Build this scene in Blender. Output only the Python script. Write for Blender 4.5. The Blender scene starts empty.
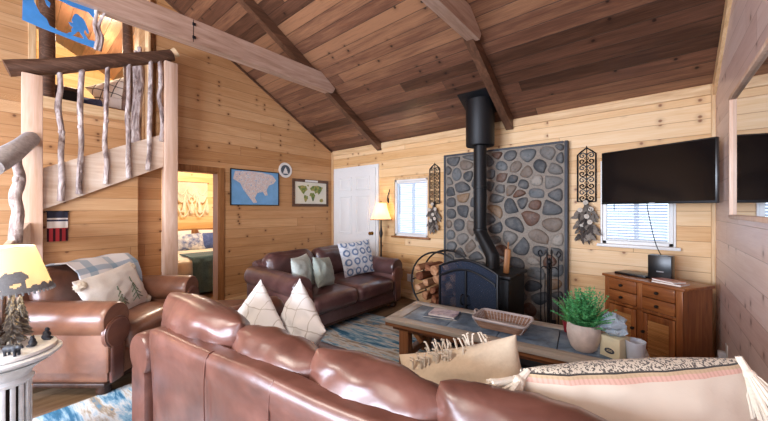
import bpy, bmesh, math, random
from mathutils import Vector, Matrix, Euler, noise as mnoise
C = bpy.context.scene.collection
PI = math.pi
def R(d): return math.radians(d)
def lin(h):
    h = h.lstrip('#')
    o = []
    for i in (0, 2, 4):
        v = int(h[i:i+2], 16)/255
        o.append(v/12.92 if v <= .04045 else ((v+.055)/1.055)**2.4)
    return (o[0], o[1], o[2], 1)
# ------------------------------------------------------------------ node helper
class NT:
    def __init__(s, name, rough=.6, base=None, spec=.5, metal=0):
        s.m = bpy.data.materials.new(name); s.m.use_nodes = True
        s.t = s.m.node_tree; s.n = s.t.nodes; s.l = s.t.links
        s.b = s.n['Principled BSDF']
        s.set('Roughness', rough); s.set('Specular IOR Level', spec); s.set('Metallic', metal)
        if base is not None: s.set('Base Color', lin(base) if isinstance(base, str) else base)
    def set(s, k, v):
        if isinstance(v, bpy.types.NodeSocket): s.l.new(v, s.b.inputs[k])
        else: s.b.inputs[k].default_value = v
    def new(s, typ, **kw):
        nd = s.n.new(typ)
        for k, v in kw.items(): setattr(nd, k, v)
        return nd
    def inp(s, sock, v):
        if isinstance(v, bpy.types.NodeSocket): s.l.new(v, sock)
        elif v is not None: sock.default_value = v
    def obj(s): return s.new('ShaderNodeTexCoord').outputs['Object']
    def sep(s, v):
        nd = s.new('ShaderNodeSeparateXYZ'); s.inp(nd.inputs[0], v); return nd.outputs
    def comb(s, x, y, z):
        nd = s.new('ShaderNodeCombineXYZ')
        for i, q in enumerate((x, y, z)): s.inp(nd.inputs[i], q)
        return nd.outputs[0]
    def m_(s, op, a, b=None, c=None, clamp=False):
        nd = s.new('ShaderNodeMath', operation=op, use_clamp=clamp)
        for i, q in enumerate((a, b, c)):
            if q is not None: s.inp(nd.inputs[i], q)
        return nd.outputs[0]
    def sstep(s, v, lo, hi, o0=0., o1=1.):
        nd = s.new('ShaderNodeMapRange', interpolation_type='SMOOTHSTEP')
        for i, q in enumerate((v, lo, hi, o0, o1)): s.inp(nd.inputs[i], q)
        return nd.outputs[0]
    def wn(s, v):
        nd = s.new('ShaderNodeTexWhiteNoise', noise_dimensions='1D'); s.inp(nd.inputs['W'], v); return nd.outputs['Value']
    def noise(s, vec, scale=1, detail=4, rough=.55, dist=0):
        nd = s.new('ShaderNodeTexNoise')
        s.inp(nd.inputs['Vector'], vec); s.inp(nd.inputs['Scale'], scale); s.inp(nd.inputs['Detail'], detail)
        s.inp(nd.inputs['Roughness'], rough); s.inp(nd.inputs['Distortion'], dist)
        return nd.outputs[0]
    def vor(s, vec, scale=1, dim='3D', feat='F1', rnd=1):
        nd = s.new('ShaderNodeTexVoronoi', voronoi_dimensions=dim, feature=feat)
        s.inp(nd.inputs['Vector'], vec); s.inp(nd.inputs['Scale'], scale); s.inp(nd.inputs['Randomness'], rnd)
        return nd.outputs
    def scale(s, vec, x, y, z):
        nd = s.new('ShaderNodeMapping'); s.inp(nd.inputs['Vector'], vec); nd.inputs['Scale'].default_value = (x, y, z)
        return nd.outputs[0]
    def ramp(s, fac, stops, interp='LINEAR'):
        nd = s.new('ShaderNodeValToRGB'); e = nd.color_ramp.elements
        nd.color_ramp.interpolation = interp
        while len(e) < len(stops): e.new(.5)
        for el, (p, col) in zip(e, stops):
            el.position = p; el.color = lin(col) if isinstance(col, str) else col
        s.inp(nd.inputs[0], fac); return nd.outputs[0]
    def mix(s, fac, a, b, mode='MIX'):
        nd = s.new('ShaderNodeMix', data_type='RGBA', blend_type=mode)
        s.inp(nd.inputs[0], fac)
        s.inp(nd.inputs[6], lin(a) if isinstance(a, str) else a); s.inp(nd.inputs[7], lin(b) if isinstance(b, str) else b)
        return nd.outputs[2]
    def bump(s, h, strength=.3, dist=.01):
        nd = s.new('ShaderNodeBump'); nd.inputs['Strength'].default_value = strength; nd.inputs['Distance'].default_value = dist
        s.inp(nd.inputs['Height'], h); s.l.new(nd.outputs[0], s.b.inputs['Normal'])

def planks(name, across, along, pw, pl, tones, rough=.5, knot=1., groove='#3a2414', knotcol='#5a3018', gw=.004, bump=.35, contrast=1., spec=.4, kd=7., ksel_=.84, gd=.78):
    t = NT(name, rough, spec=spec); o = t.sep(t.obj())
    ax = {'X': o[0], 'Y': o[1], 'Z': o[2]}
    A = t.m_('DIVIDE', ax[across], pw)
    U = ax[along[0]]
    for k in along[1:]: U = t.m_('ADD', U, ax[k])
    idx = t.m_('FLOOR', A); f = t.m_('FRACT', A)
    w1 = t.wn(t.m_('ADD', idx, .37))
    U2 = t.m_('ADD', t.m_('DIVIDE', U, pl), t.m_('MULTIPLY', w1, 7.3))
    jd = t.m_('FLOOR', U2); jf = t.m_('FRACT', U2)
    bid = t.m_('ADD', t.m_('MULTIPLY', idx, 17.31), t.m_('MULTIPLY', jd, 5.73))
    tone = t.wn(bid)
    g1 = t.noise(t.comb(t.m_('MULTIPLY', U, 1.6), t.m_('MULTIPLY', A, 3.), t.m_('MULTIPLY', tone, 31)), 1, 5, .6, .6)
    g2 = t.noise(t.comb(t.m_('MULTIPLY', U, 5), t.m_('MULTIPLY', A, 22), t.m_('MULTIPLY', tone, 57)), 1, 4, .6, .4)
    v = t.m_('ADD', t.m_('MULTIPLY', tone, .42*contrast), t.m_('ADD', t.m_('MULTIPLY', g1, .5), t.m_('MULTIPLY', g2, .42)))
    n = len(tones)
    col = t.ramp(v, [(.25+.75*i/(n-1)*.9, c) for i, c in enumerate(tones)])
    kn = t.vor(t.comb(t.m_('MULTIPLY', U, kd), t.m_('ADD', t.m_('MULTIPLY', A, 1.), t.m_('MULTIPLY', tone, 3.)), 0), 1, '2D')
    kd_ = t.m_('ADD', kn['Distance'], t.m_('MULTIPLY', g2, .05))
    ksel = t.m_('GREATER_THAN', t.sep(kn['Color'])[0], ksel_)
    kmask = t.m_('MULTIPLY', t.sstep(kd_, .07, .17, knot, 0.), ksel)
    col = t.mix(kmask, col, knotcol)
    halo = t.m_('MULTIPLY', t.sstep(kd_, .08, .42, .3*knot, 0.), ksel)
    col = t.mix(halo, col, knotcol)
    e = t.m_('MULTIPLY', t.m_('MINIMUM', f, t.m_('SUBTRACT', 1., f)), pw)
    e2 = t.m_('MULTIPLY', t.m_('MINIMUM', jf, t.m_('SUBTRACT', 1., jf)), pl)
    gm = t.sstep(t.m_('MINIMUM', e, e2), 0., gw, gd, 0.)
    col = t.mix(gm, col, groove)
    t.set('Base Color', col)
    t.bump(t.m_('SUBTRACT', t.m_('MULTIPLY', g2, .12), gm), bump, .006)
    return t.m

def wood(name, tones, along='X', rough=.45, s=1., spec=.4, coat=0, knot=0):
    t = NT(name, rough, spec=spec)
    k = {'X': (1.2, 16, 16), 'Y': (16, 1.2, 16), 'Z': (16, 16, 1.2)}[along]
    v = t.scale(t.obj(), *[q*s for q in k])
    g = t.noise(v, 1, 6, .62, 1.2); g2 = t.noise(t.scale(t.obj(), *[q*s*4 for q in k]), 1, 3, .6)
    f = t.m_('ADD', t.m_('MULTIPLY', g, .7), t.m_('MULTIPLY', g2, .3))
    n = len(tones)
    col = t.ramp(f, [(.3+.42*i/(n-1), c) for i, c in enumerate(tones)])
    if knot:
        kk = {'X': (1.5, 6, 6), 'Y': (6, 1.5, 6), 'Z': (6, 6, 1.5)}[along]
        d = t.vor(t.scale(t.obj(), *[q*2 for q in kk]))['Distance']
        col = t.mix(t.sstep(d, .06, .22, knot, 0.), col, tones[0])
    t.set('Base Color', col); t.bump(g, .15, .004)
    if coat: t.set('Coat Weight', coat); t.set('Coat Roughness', .2)
    return t.m

def leather(name, dark, mid, light, rough=.36, coat=.25):
    t = NT(name, rough, spec=.5); o = t.obj()
    g = t.noise(o, 3.2, 5, .6, .8); g2 = t.noise(o, 22, 4, .6)
    f = t.m_('ADD', t.m_('MULTIPLY', g, .9), t.m_('MULTIPLY', g2, .1))
    t.set('Base Color', t.ramp(f, [(.32, dark), (.5, mid), (.7, light)]))
    w = t.noise(o, 6, 2, .5)
    t.bump(w, .25, .02)
    t.set('Specular IOR Level', .7)
    return t.m

def fabric(name, a, b, scale=60, rough=.9, big=4, bump=.3, trans=0):
    t = NT(name, rough, spec=.2); o = t.obj()
    g = t.noise(o, big, 4, .6); w = t.noise(o, scale, 3, .7)
    f = t.m_('ADD', t.m_('MULTIPLY', g, .6), t.m_('MULTIPLY', w, .4))
    t.set('Base Color', t.ramp(f, [(.35, a), (.65, b)]))
    t.bump(w, bump, .004); t.set('Sheen Weight', .2)
    return t.m

def plain(name, col, rough=.5, metal=0, spec=.5, bump=0, bs=40, var=.12):
    t = NT(name, rough, spec=spec, metal=metal); o = t.obj()
    g = t.noise(o, bs, 4, .6)
    c = lin(col); lo = tuple(q*(1-var) for q in c[:3])+(1,); hi = tuple(min(1, q*(1+var)) for q in c[:3])+(1,)
    t.set('Base Color', t.ramp(g, [(.3, lo), (.7, hi)]))
    if bump: t.bump(g, bump, .004)
    return t.m

# ------------------------------------------------------------------ mesh helper
class MB:
    def __init__(s): s.bm = bmesh.new()
    def merge(s, b2, M=None):
        if M is not None: bmesh.ops.transform(b2, matrix=M, verts=b2.verts)
        me = bpy.data.meshes.new('tmp'); b2.to_mesh(me); b2.free(); s.bm.from_mesh(me); bpy.data.meshes.remove(me); return s
    def box(s, c, size, rot=(0, 0, 0), bev=0, seg=2, M=None):
        b = bmesh.new(); bmesh.ops.create_cube(b, size=1)
        bmesh.ops.scale(b, vec=size, verts=b.verts)
        if bev: bmesh.ops.bevel(b, geom=b.edges[:], offset=bev, segments=seg, profile=.5, affect='EDGES', clamp_overlap=True)
        T = Matrix.Translation(c) @ Euler(rot).to_matrix().to_4x4()
        return s.merge(b, (M @ T) if M is not None else T)
    def bb(s, lo, hi, bev=0, seg=2):
        return s.box([(a+b)/2 for a, b in zip(lo, hi)], [b-a for a, b in zip(lo, hi)], bev=bev, seg=seg)
    def tube(s, pts, rad, seg=10, smooth=0, closed=False, wob=0, seed=0):
        pts = [Vector(p) for p in pts]
        if not isinstance(rad, (list, tuple)): rad = [rad]*len(pts)
        if smooth: pts, rad = catmull(pts, rad, smooth, closed)
        n = len(pts); rings = []; up = None
        for i, p in enumerate(pts):
            if closed: d = pts[(i+1) % n]-pts[i-1]
            else: d = pts[min(i+1, n-1)]-pts[max(i-1, 0)]
            d.normalize()
            if up is None:
                up = Vector((0, 0, 1)) if abs(d.z) < .9 else Vector((1, 0, 0))
            a = d.cross(up)
            if a.length < 1e-5: a = d.orthogonal()
            a.normalize(); up = a.cross(d); up.normalize()
            ring = []
            for k in range(seg):
                th = 2*PI*k/seg; r = rad[i]
                if wob: r *= 1+wob*mnoise.noise(Vector((math.cos(th)*1.3, math.sin(th)*1.3+seed*7.7, i*.45)))
                ring.append(s.bm.verts.new(p+a*math.cos(th)*r+up*math.sin(th)*r))
            rings.append(ring)
        for i in range(n if closed else n-1):
            A, B = rings[i], rings[(i+1) % n]
            for k in range(seg): s.bm.faces.new((A[k], A[(k+1) % seg], B[(k+1) % seg], B[k]))
        if not closed:
            s.bm.faces.new(rings[0][::-1]); s.bm.faces.new(rings[-1])
        return s
    def lathe(s, prof, seg=32, c=(0, 0, 0), flute=0, nf=0):
        rings = []
        for r, z in prof:
            if r < 1e-6: rings.append([s.bm.verts.new((c[0], c[1], c[2]+z))]); continue
            rings.append([s.bm.verts.new((c[0]+r*math.cos(2*PI*k/seg)*(1+flute*math.cos(nf*2*PI*k/seg)), c[1]+r*math.sin(2*PI*k/seg)*(1+flute*math.cos(nf*2*PI*k/seg)), c[2]+z)) for k in range(seg)])
        for A, B in zip(rings, rings[1:]):
            for k in range(seg):
                k2 = (k+1) % seg
                if len(A) == 1 and len(B) == 1: continue
                if len(A) == 1: s.bm.faces.new((A[0], B[k2], B[k]))
                elif len(B) == 1: s.bm.faces.new((A[k], A[k2], B[0]))
                else: s.bm.faces.new((A[k], A[k2], B[k2], B[k]))
        if len(rings[0]) > 1: s.bm.faces.new(rings[0][::-1])
        if len(rings[-1]) > 1: s.bm.faces.new(rings[-1])
        return s
    def prism(s, poly, th, M=None, bev=0):
        """polygon in local xy extruded along +z by th"""
        b = bmesh.new()
        lo = [b.verts.new((x, y, 0)) for x, y in poly]; hi = [b.verts.new((x, y, th)) for x, y in poly]
        b.faces.new(lo[::-1]); b.faces.new(hi)
        n = len(poly)
        for i in range(n): b.faces.new((lo[i], lo[(i+1) % n], hi[(i+1) % n], hi[i]))
        bmesh.ops.recalc_face_normals(b, faces=b.faces)
        if bev: bmesh.ops.bevel(b, geom=[e for e in b.edges], offset=bev, segments=1, affect='EDGES', clamp_overlap=True)
        bmesh.ops.triangulate(b, faces=[f for f in b.faces if len(f.verts) > 4], ngon_method='EAR_CLIP')
        return s.merge(b, M)
    def puff(s, c, size, r=.08, n=10, crown=(0, 0, 0), amp=0, freq=4, seed=0, M=None, pinch=0):
        b = bmesh.new(); bmesh.ops.create_cube(b, size=2)
        bmesh.ops.subdivide_edges(b, edges=b.edges[:], cuts=n, use_grid_fill=True)
        h = [q/2 for q in size]; rr = min(r, *h)
        for v in b.verts:
            q = v.co.copy(); a = [max(-1, min(1, q[i])) for i in range(3)]
            # spread grid toward edges for nicer rounding
            e = Vector([math.copysign(abs(x)**.8, x)*h[i] for i, x in enumerate(a)])
            inner = Vector([max(-(h[i]-rr), min(h[i]-rr, e[i])) for i in range(3)])
            d = e-inner
            p = inner+(d.normalized()*rr if d.length > 1e-6 else d)
            for i in range(3):
                j, k = (i+1) % 3, (i+2) % 3
                if crown[i]:
                    p[i] += math.copysign(1, a[i])*crown[i]*(1-a[j]**2)*(1-a[k]**2)*abs(a[i])**.5
            if pinch: 
                cx = abs(a[0])**3*abs(a[2])**3
                p[1] *= 1-pinch*cx
            if amp:
                sd = Vector((seed*3.1, seed*1.7, seed*5.3))
                nn = mnoise.noise(p*freq+sd)+.5*mnoise.noise(p*freq*2.3+sd)
                p += (d.normalized() if d.length > 1e-6 else Vector((0, 0, 1)))*nn*amp
            v.co = p
        T = Matrix.Translation(c)
        return s.merge(b, (M @ T) if M is not None else T)
    def pillow(s, w, h, t, n=22, pinch=.07, amp=.004, seed=0, M=None, sag=0, ex=.5, rnd=0):
        """soft pillow standing on its lower edge: x width, z height (0..h), y thickness"""
        b = bmesh.new(); G = []
        for side in (1, -1):
            g = []
            for i in range(n+1):
                row = []
                for j in range(n+1):
                    u = -math.cos(PI*i/n); v = -math.cos(PI*j/n)
                    x = u*w/2*(1-pinch*(1-u*u*0-v*v)*abs(u)); z = v*h/2*(1-pinch*(1-u*u)*abs(v))
                    fx, fz = math.sqrt(1-rnd*v*v/2), math.sqrt(1-rnd*u*u/2); x *= fx; z *= fz
                    k = ((1-u*u)*(1-v*v))**ex
                    y = side*t/2*k
                    nn = mnoise.noise(Vector((u*3+seed*3.3, v*3+seed, side*2.)))+.6*mnoise.noise(Vector((u*7+seed, v*7-seed, side*3.)))
                    y += nn*amp*3*k**.5
                    y += sag*(v*v)*.5
                    edge = i in (0, n) or j in (0, n)
                    if edge and side == -1: row.append(G[0][i][j])
                    else: row.append(b.verts.new((x, y, z+h/2)))
                g.append(row)
            G.append(g)
        for si, g in enumerate(G):
            for i in range(n):
                for j in range(n):
                    q = (g[i][j], g[i+1][j], g[i+1][j+1], g[i][j+1])
                    b.faces.new(q if si == 1 else q[::-1])
        bmesh.ops.recalc_face_normals(b, faces=b.faces)
        return s.merge(b, M)
    def sheet(s, fn, nu, nv, th=.006):
        """fn(u,v)->point; closed shell of thickness th"""
        P = [[Vector(fn(i/nu, j/nv)) for j in range(nv+1)] for i in range(nu+1)]
        top, bot = [], []
        for i in range(nu+1):
            a, b_ = [], []
            for j in range(nv+1):
                du = P[min(i+1, nu)][j]-P[max(i-1, 0)][j]; dv = P[i][min(j+1, nv)]-P[i][max(j-1, 0)]
                nn = du.cross(dv); nn.normalize()
                a.append(s.bm.verts.new(P[i][j]+nn*th/2)); b_.append(s.bm.verts.new(P[i][j]-nn*th/2))
            top.append(a); bot.append(b_)
        F = s.bm.faces.new
        for i in range(nu):
            for j in range(nv):
                F((top[i][j], top[i+1][j], top[i+1][j+1], top[i][j+1])); F((bot[i][j], bot[i][j+1], bot[i+1][j+1], bot[i+1][j]))
        for i in range(nu):
            F((top[i][0], bot[i][0], bot[i+1][0], top[i+1][0])); F((top[i+1][nv], bot[i+1][nv], bot[i][nv], top[i][nv]))
        for j in range(nv):
            F((top[0][j+1], bot[0][j+1], bot[0][j], top[0][j])); F((top[nu][j], bot[nu][j], bot[nu][j+1], top[nu][j+1]))
        return s
    def ball(s, c, r, seg=16, sc=(1, 1, 1), amp=0, freq=3, seed=0):
        b = bmesh.new(); bmesh.ops.create_icosphere(b, subdivisions=3 if seg > 10 else 2, radius=1)
        for v in b.verts:
            p = v.co.copy(); k = 1+amp*mnoise.noise(p*freq+Vector((seed*3.1, seed, 1)))
            v.co = Vector((p.x*sc[0], p.y*sc[1], p.z*sc[2]))*r*k
        return s.merge(b, Matrix.Translation(c))
    def build(s, name, mat, parent=None, smooth=True, ang=42, loc=None, rot=None):
        me = bpy.data.meshes.new(name)
        bmesh.ops.recalc_face_normals(s.bm, faces=s.bm.faces)
        s.bm.to_mesh(me); s.bm.free()
        if smooth:
            for p in me.polygons: p.use_smooth = True
            me.set_sharp_from_angle(angle=R(ang))
        for m in (mat if isinstance(mat, (list, tuple)) else [mat]): me.materials.append(m)
        o = bpy.data.objects.new(name, me); C.objects.link(o)
        if parent is not None: o.parent = parent
        if loc is not None: o.location = loc
        if rot is not None: o.rotation_euler = rot
        return o

def catmull(pts, rad, k, closed=False):
    n = len(pts); op, orr = [], []
    rng = range(n) if closed else range(n-1)
    for i in rng:
        g = (lambda q: q % n) if closed else (lambda q: max(0, min(n-1, q)))
        p0, p1, p2, p3 = pts[g(i-1)], pts[g(i)], pts[g(i+1)], pts[g(i+2)]
        for j in range(k):
            t = j/k
            op.append(.5*((2*p1)+(p2-p0)*t+(2*p0-5*p1+4*p2-p3)*t*t+(3*p1-p0-3*p2+p3)*t**3))
            orr.append(rad[g(i)]*(1-t)+rad[g(i+1)]*t)
    if not closed: op.append(pts[-1]); orr.append(rad[-1])
    return op, orr

def tag(o, label, cat, group=None, kind=None):
    o['label'] = label; o['category'] = cat
    if group: o['group'] = group
    if kind: o['kind'] = kind
    return o
def thing(name, label, cat, loc=(0, 0, 0), rz=0, group=None):
    o = bpy.data.objects.new(name, None); C.objects.link(o); o.empty_display_size = .1
    o.location = loc; o.rotation_euler = (0, 0, rz)
    return tag(o, label, cat, group)
def struct(o, label=None):
    o['kind'] = 'structure'
    if label: o['label'] = label
    return o
def TM(loc, rz=0, rx=0, ry=0):
    return Matrix.Translation(loc) @ Euler((rx, ry, rz), 'XYZ').to_matrix().to_4x4()
def inpoly(x, y, P):
    r = False; n = len(P)
    for i in range(n):
        x1, y1 = P[i]; x2, y2 = P[i-1]
        if (y1 > y) != (y2 > y) and x < (x2-x1)*(y-y1)/(y2-y1)+x1: r = not r
    return r
random.seed(11)
HC = 1.42; YB = 4.1; XR = .41; XL = -4.83; EZ = 2.55; SL = .57
def roof(y): return EZ+SL*(YB-abs(y))
# ------------------------------------------------------------------ materials
M = {}
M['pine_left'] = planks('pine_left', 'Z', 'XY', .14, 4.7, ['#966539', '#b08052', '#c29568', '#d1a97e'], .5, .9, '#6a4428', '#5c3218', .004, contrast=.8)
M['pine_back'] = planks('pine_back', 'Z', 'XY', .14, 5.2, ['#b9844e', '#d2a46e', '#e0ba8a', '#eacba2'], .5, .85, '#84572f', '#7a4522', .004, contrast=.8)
M['pine_right'] = planks('pine_right', 'Z', 'XY', .165, 5.2, ['#b8948a', '#ceb0a6', '#dcc2b8', '#e8d4cc'], .36, .8, '#8a6a5a', '#6a4230', .0035, contrast=.7, spec=.5)  # cool light on this wall is put into the paler, pinker tones
M['pine_bed'] = planks('pine_bed', 'Z', 'XY', .14, 2.4, ['#d29c5c', '#e4b676', '#efc98e', '#f6dcae'], .5, .6, '#b8884c', '#8a5a2c')
M['ceil'] = planks('ceiling_boards', 'Y', 'X', .125, 8.5, ['#2a1a14', '#493023', '#6a4736', '#956b4e'], .34, .9, '#1d120d', '#1d110d', .005, .5, 1.2, gd=.85, ksel_=.9)
M['floor'] = planks('floor_boards', 'X', 'Y', .13, 1.4, ['#3b2c24', '#57432f', '#6f573f', '#86705a'], .35, .3, '#1d140e')
M['trim'] = wood('trim_pine', ['#b58a5c', '#d6b184', '#e8cda4'], 'Z', .5)
M['trimx'] = wood('trim_pine_x', ['#b58a5c', '#d6b184', '#e8cda4'], 'X', .5)
M['trimy'] = wood('trim_pine_y', ['#b58a5c', '#d6b184', '#e8cda4'], 'Y', .5)
M['jamb'] = wood('jamb_pine', ['#6f4524', '#8f5e34', '#a97a4c'], 'Z', .5)
M['beam'] = wood('beam_wood', ['#8a6a56', '#b09280', '#ccb4a2'], 'Y', .32, .7, knot=.5)  # tones lightened to stand in for glare along the tie beams
M['rafter'] = wood('rafter_wood', ['#3e281d', '#5f4130', '#7e5a44'], 'Y', .42, .7)
M['post'] = wood('post_wood', ['#c49c80', '#d6b49c', '#e6ccb8'], 'Z', .5, .8, knot=.5)
M['skirt'] = wood('skirt_board', ['#c8ab92', '#dfcab6', '#efe2d4'], 'Y', .5, .6)
M['white'] = plain('white_paint', '#e2e0dc', .4, var=.02)
M['log'] = wood('dark_log', ['#35231a', '#573c2d', '#866450'], 'Y', .5, 1.2)
M['loglight'] = wood('grey_log', ['#7e7c80', '#a5a4aa', '#c6c4c8'], 'X', .5, 1)
M['cutwood'] = plain('cut_wood', '#d6b890', .7, bs=20)
t = NT('branch_bark', .7); o = t.obj()
M['branch'] = t.m; t.set('Base Color', t.ramp(t.noise(t.scale(o, 14, 14, 5), 1, 5, .65, 1), [(.32, '#54423c'), (.44, '#8f7c76'), (.56, '#b9aaa4'), (.70, '#e0d6ce')])); t.bump(t.noise(o, 40, 4), .5, .01)
M['black'] = plain('black_iron', '#15161a', .45, .3, bump=.1, bs=60)
M['iron'] = plain('dark_iron', '#2a2522', .5, .4)
M['black_plastic'] = plain('black_plastic', '#0e0e10', .3)
M['brass'] = plain('brass', '#b08a4a', .25, 1)

def wall_mesh(plane, p0, p1, a0, a1, z0, z1, holes, mat, name):
    """box wall with rectangular holes; plane 'Y' -> spans X, plane 'X' -> spans Y"""
    A = sorted({a0, a1, *[h[0] for h in holes], *[h[1] for h in holes]}); Z = sorted({z0, z1, *[h[2] for h in holes], *[h[3] for h in holes]})
    mb = MB()
    for i in range(len(A)-1):
        for j in range(len(Z)-1):
            ca, cz = (A[i]+A[i+1])/2, (Z[j]+Z[j+1])/2
            if any(h[0] < ca < h[1] and h[2] < cz < h[3] for h in holes): continue
            if plane == 'Y': mb.bb((A[i], p0, Z[j]), (A[i+1], p1, Z[j+1]))
            else: mb.bb((p0, A[i], Z[j]), (p1, A[i+1], Z[j+1]))
    return struct(mb.build(name, mat, smooth=False))
# poly in (Y,z) extruded along X from x0 to x1
def yz_prism(poly, x0, x1, mb=None):
    mb = mb or MB()
    Mx = Matrix(((0, 0, 1, x0), (1, 0, 0, 0), (0, 1, 0, 0), (0, 0, 0, 1)))
    return mb.prism(poly, x1-x0, Mx)
# floor
f = MB(); f.bb((-8.8, -4.25, -.1), (.6, 4.3, 0)); struct(f.build('floor', M['floor'], smooth=False))
# ceiling (roof boards both sides of the ridge)
f = MB()
yz_prism([(4.35, EZ-SL*.25), (0, roof(0)), (-4.35, EZ-SL*.25), (-4.35, EZ-SL*.25+.15), (0, roof(0)+.15), (4.35, EZ-SL*.25+.15)], -8.8, .6, f)
struct(f.build('ceiling', M['ceil'], smooth=False))
W1 = (-3.263, -2.625, .985, 1.895); W2 = (-.43, .13, 1.055, 1.9)
wall_mesh('Y', YB, YB+.15, -8.8, .6, 0, EZ, [W1, W2], M['pine_back'], 'wall_back')
FW = [(-4.2, -2.5, .7, 2.3), (-2.1, -.2, .7, 2.3)]
wall_mesh('Y', -YB-.15, -YB, -8.8, .6, 0, EZ, FW, M['pine_back'], 'wall_front')
# gable wall on the left with bedroom doorway
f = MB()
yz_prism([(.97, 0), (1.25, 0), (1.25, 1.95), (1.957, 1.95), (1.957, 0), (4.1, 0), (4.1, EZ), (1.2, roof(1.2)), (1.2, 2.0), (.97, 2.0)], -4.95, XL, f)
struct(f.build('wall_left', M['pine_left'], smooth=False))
f = MB()
yz_prism([(-4.1, 0), (1.13, 0), (1.13, 2.73), (.19, 2.73), (.19, roof(.19)), (0, roof(0)), (-4.1, EZ)], -5.72, -5.6, f)
struct(f.build('wall_stairwell', M['pine_left'], smooth=False))
f = MB(); f.bb((-5.72, 1.13, 0), (-4.95, 1.25, 2.6)); f.bb((-5.6, 1.13, 2.6), (-4.95, 1.25, roof(1.25)))
struct(f.build('wall_stair_side', M['pine_left'], smooth=False))
f = MB(); yz_prism([(.19, 0), (.97, 0), (.97, 2.02), (.19, 1.6)], -4.74, -4.66, f); f.bb((-4.83, .93, 0), (-4.74, .97, 2.0))
struct(f.build('wall_under_stairs', M['pine_left'], smooth=False))
# right wall
f = MB()
Y0, Y1, z0, z1 = -2.6, -.5, .5, 2.4
for P in ([(-4.1, 0), (Y0, 0), (Y0, roof(Y0)), (-4.1, EZ)], [(Y0, 0), (Y1, 0), (Y1, z0), (Y0, z0)], [(Y0, z1), (Y1, z1), (Y1, roof(Y1)), (Y0, roof(Y0))], [(Y1, 0), (4.1, 0), (4.1, EZ), (0, roof(0)), (Y1, roof(Y1))]):
    yz_prism(P, XR, XR+.15, f)
struct(f.build('wall_right', M['pine_right'], smooth=False))
# bedroom and loft shells
f = MB(); f.bb((-7.62, 1.25, 0), (-7.5, 4.1, 2.6)); struct(f.build('wall_bedroom', M['pine_bed'], smooth=False))
f = MB(); f.bb((-8.7, -2, 2.6), (-5.6, 4.1, 2.73)); f.bb((-5.6, 1.25, 2.6), (-4.95, 4.1, 2.73)); struct(f.build('floor_loft', M['pine_bed'], smooth=False))
f = MB(); yz_prism([(-2, 2.73), (4.1, 2.73), (4.1, EZ), (0, roof(0)), (-2, roof(-2))], -8.7, -8.6, f); f.bb((-8.6, -2.1, 2.73), (-5.72, -2, 3.6)); struct(f.build('wall_loft', M['pine_bed'], smooth=False))
# trims
def board(name, lo, hi, mat, bev=.004):
    return struct(MB().bb(lo, hi, bev, 1).build(name, mat))
f = MB()
for x0, x1 in ((-4.8, -3.63), (-3.55, -1.44), (-1.36, .38)): f.bb((x0, YB-.022, EZ-.10), (x1, YB, EZ-.01), .004, 1)
struct(f.build('trim_1', M['trimx']))
board('trim_2', (XL, YB-.03, 0), (XL+.03, YB, EZ-.02), M['trim'])
board('trim_3', (XR-.03, YB-.03, .02), (XR, YB, EZ-.02), M['trim'])
f = MB(); yz_prism([(4.08, EZ-.12), (4.08, EZ), (0, roof(0)-.01), (0, roof(0)-.13)], XR-.022, XR, f); struct(f.build('trim_4', M['trimy']))
f = MB(); yz_prism([(4.08, EZ-.035), (4.08, EZ), (1.2, roof(1.2)), (1.2, roof(1.2)-.035)], XL, XL+.016, f); struct(f.build('trim_5', M['rafter']))
# doorway casing to the bedroom
f = MB(); f.bb((XL-.16, 1.937, 0), (XL+.02, 1.957, 1.95), .003, 1); f.bb((XL, 1.957, 0), (XL+.02, 2.03, 2.02), .004, 1); struct(f.build('trim_6', M['jamb']))
f = MB(); f.bb((XL, 1.25, 1.95), (XL+.02, 1.957, 2.02), .004, 1); f.bb((XL-.12, 1.25, 1.93), (XL, 1.937, 1.95)); struct(f.build('trim_7', M['jamb']))
board('trim_8', (-5.6, .10, 2.6), (-5.40, 1.13, 2.735), M['trimy'])
board('trim_9', (-5.6, .125, 2.73), (-5.575, .19, roof(.2)-.05), M['trim'])
board('trim_10', (-4.95, 1.105, 2.2), (-4.8, 1.13, roof(1.13)-.05), M['trim'])
board('baseboard_back', (-3.6, YB-.016, 0), (-2.32, YB, .09), M['trimx'])
board('baseboard_left', (XL, 2.04, 0), (XL+.016, 4.06, .09), M['trimy'])
board('baseboard_right', (XR-.016, .2, 0), (XR, 3.9, .1), M['trimy'])
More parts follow.
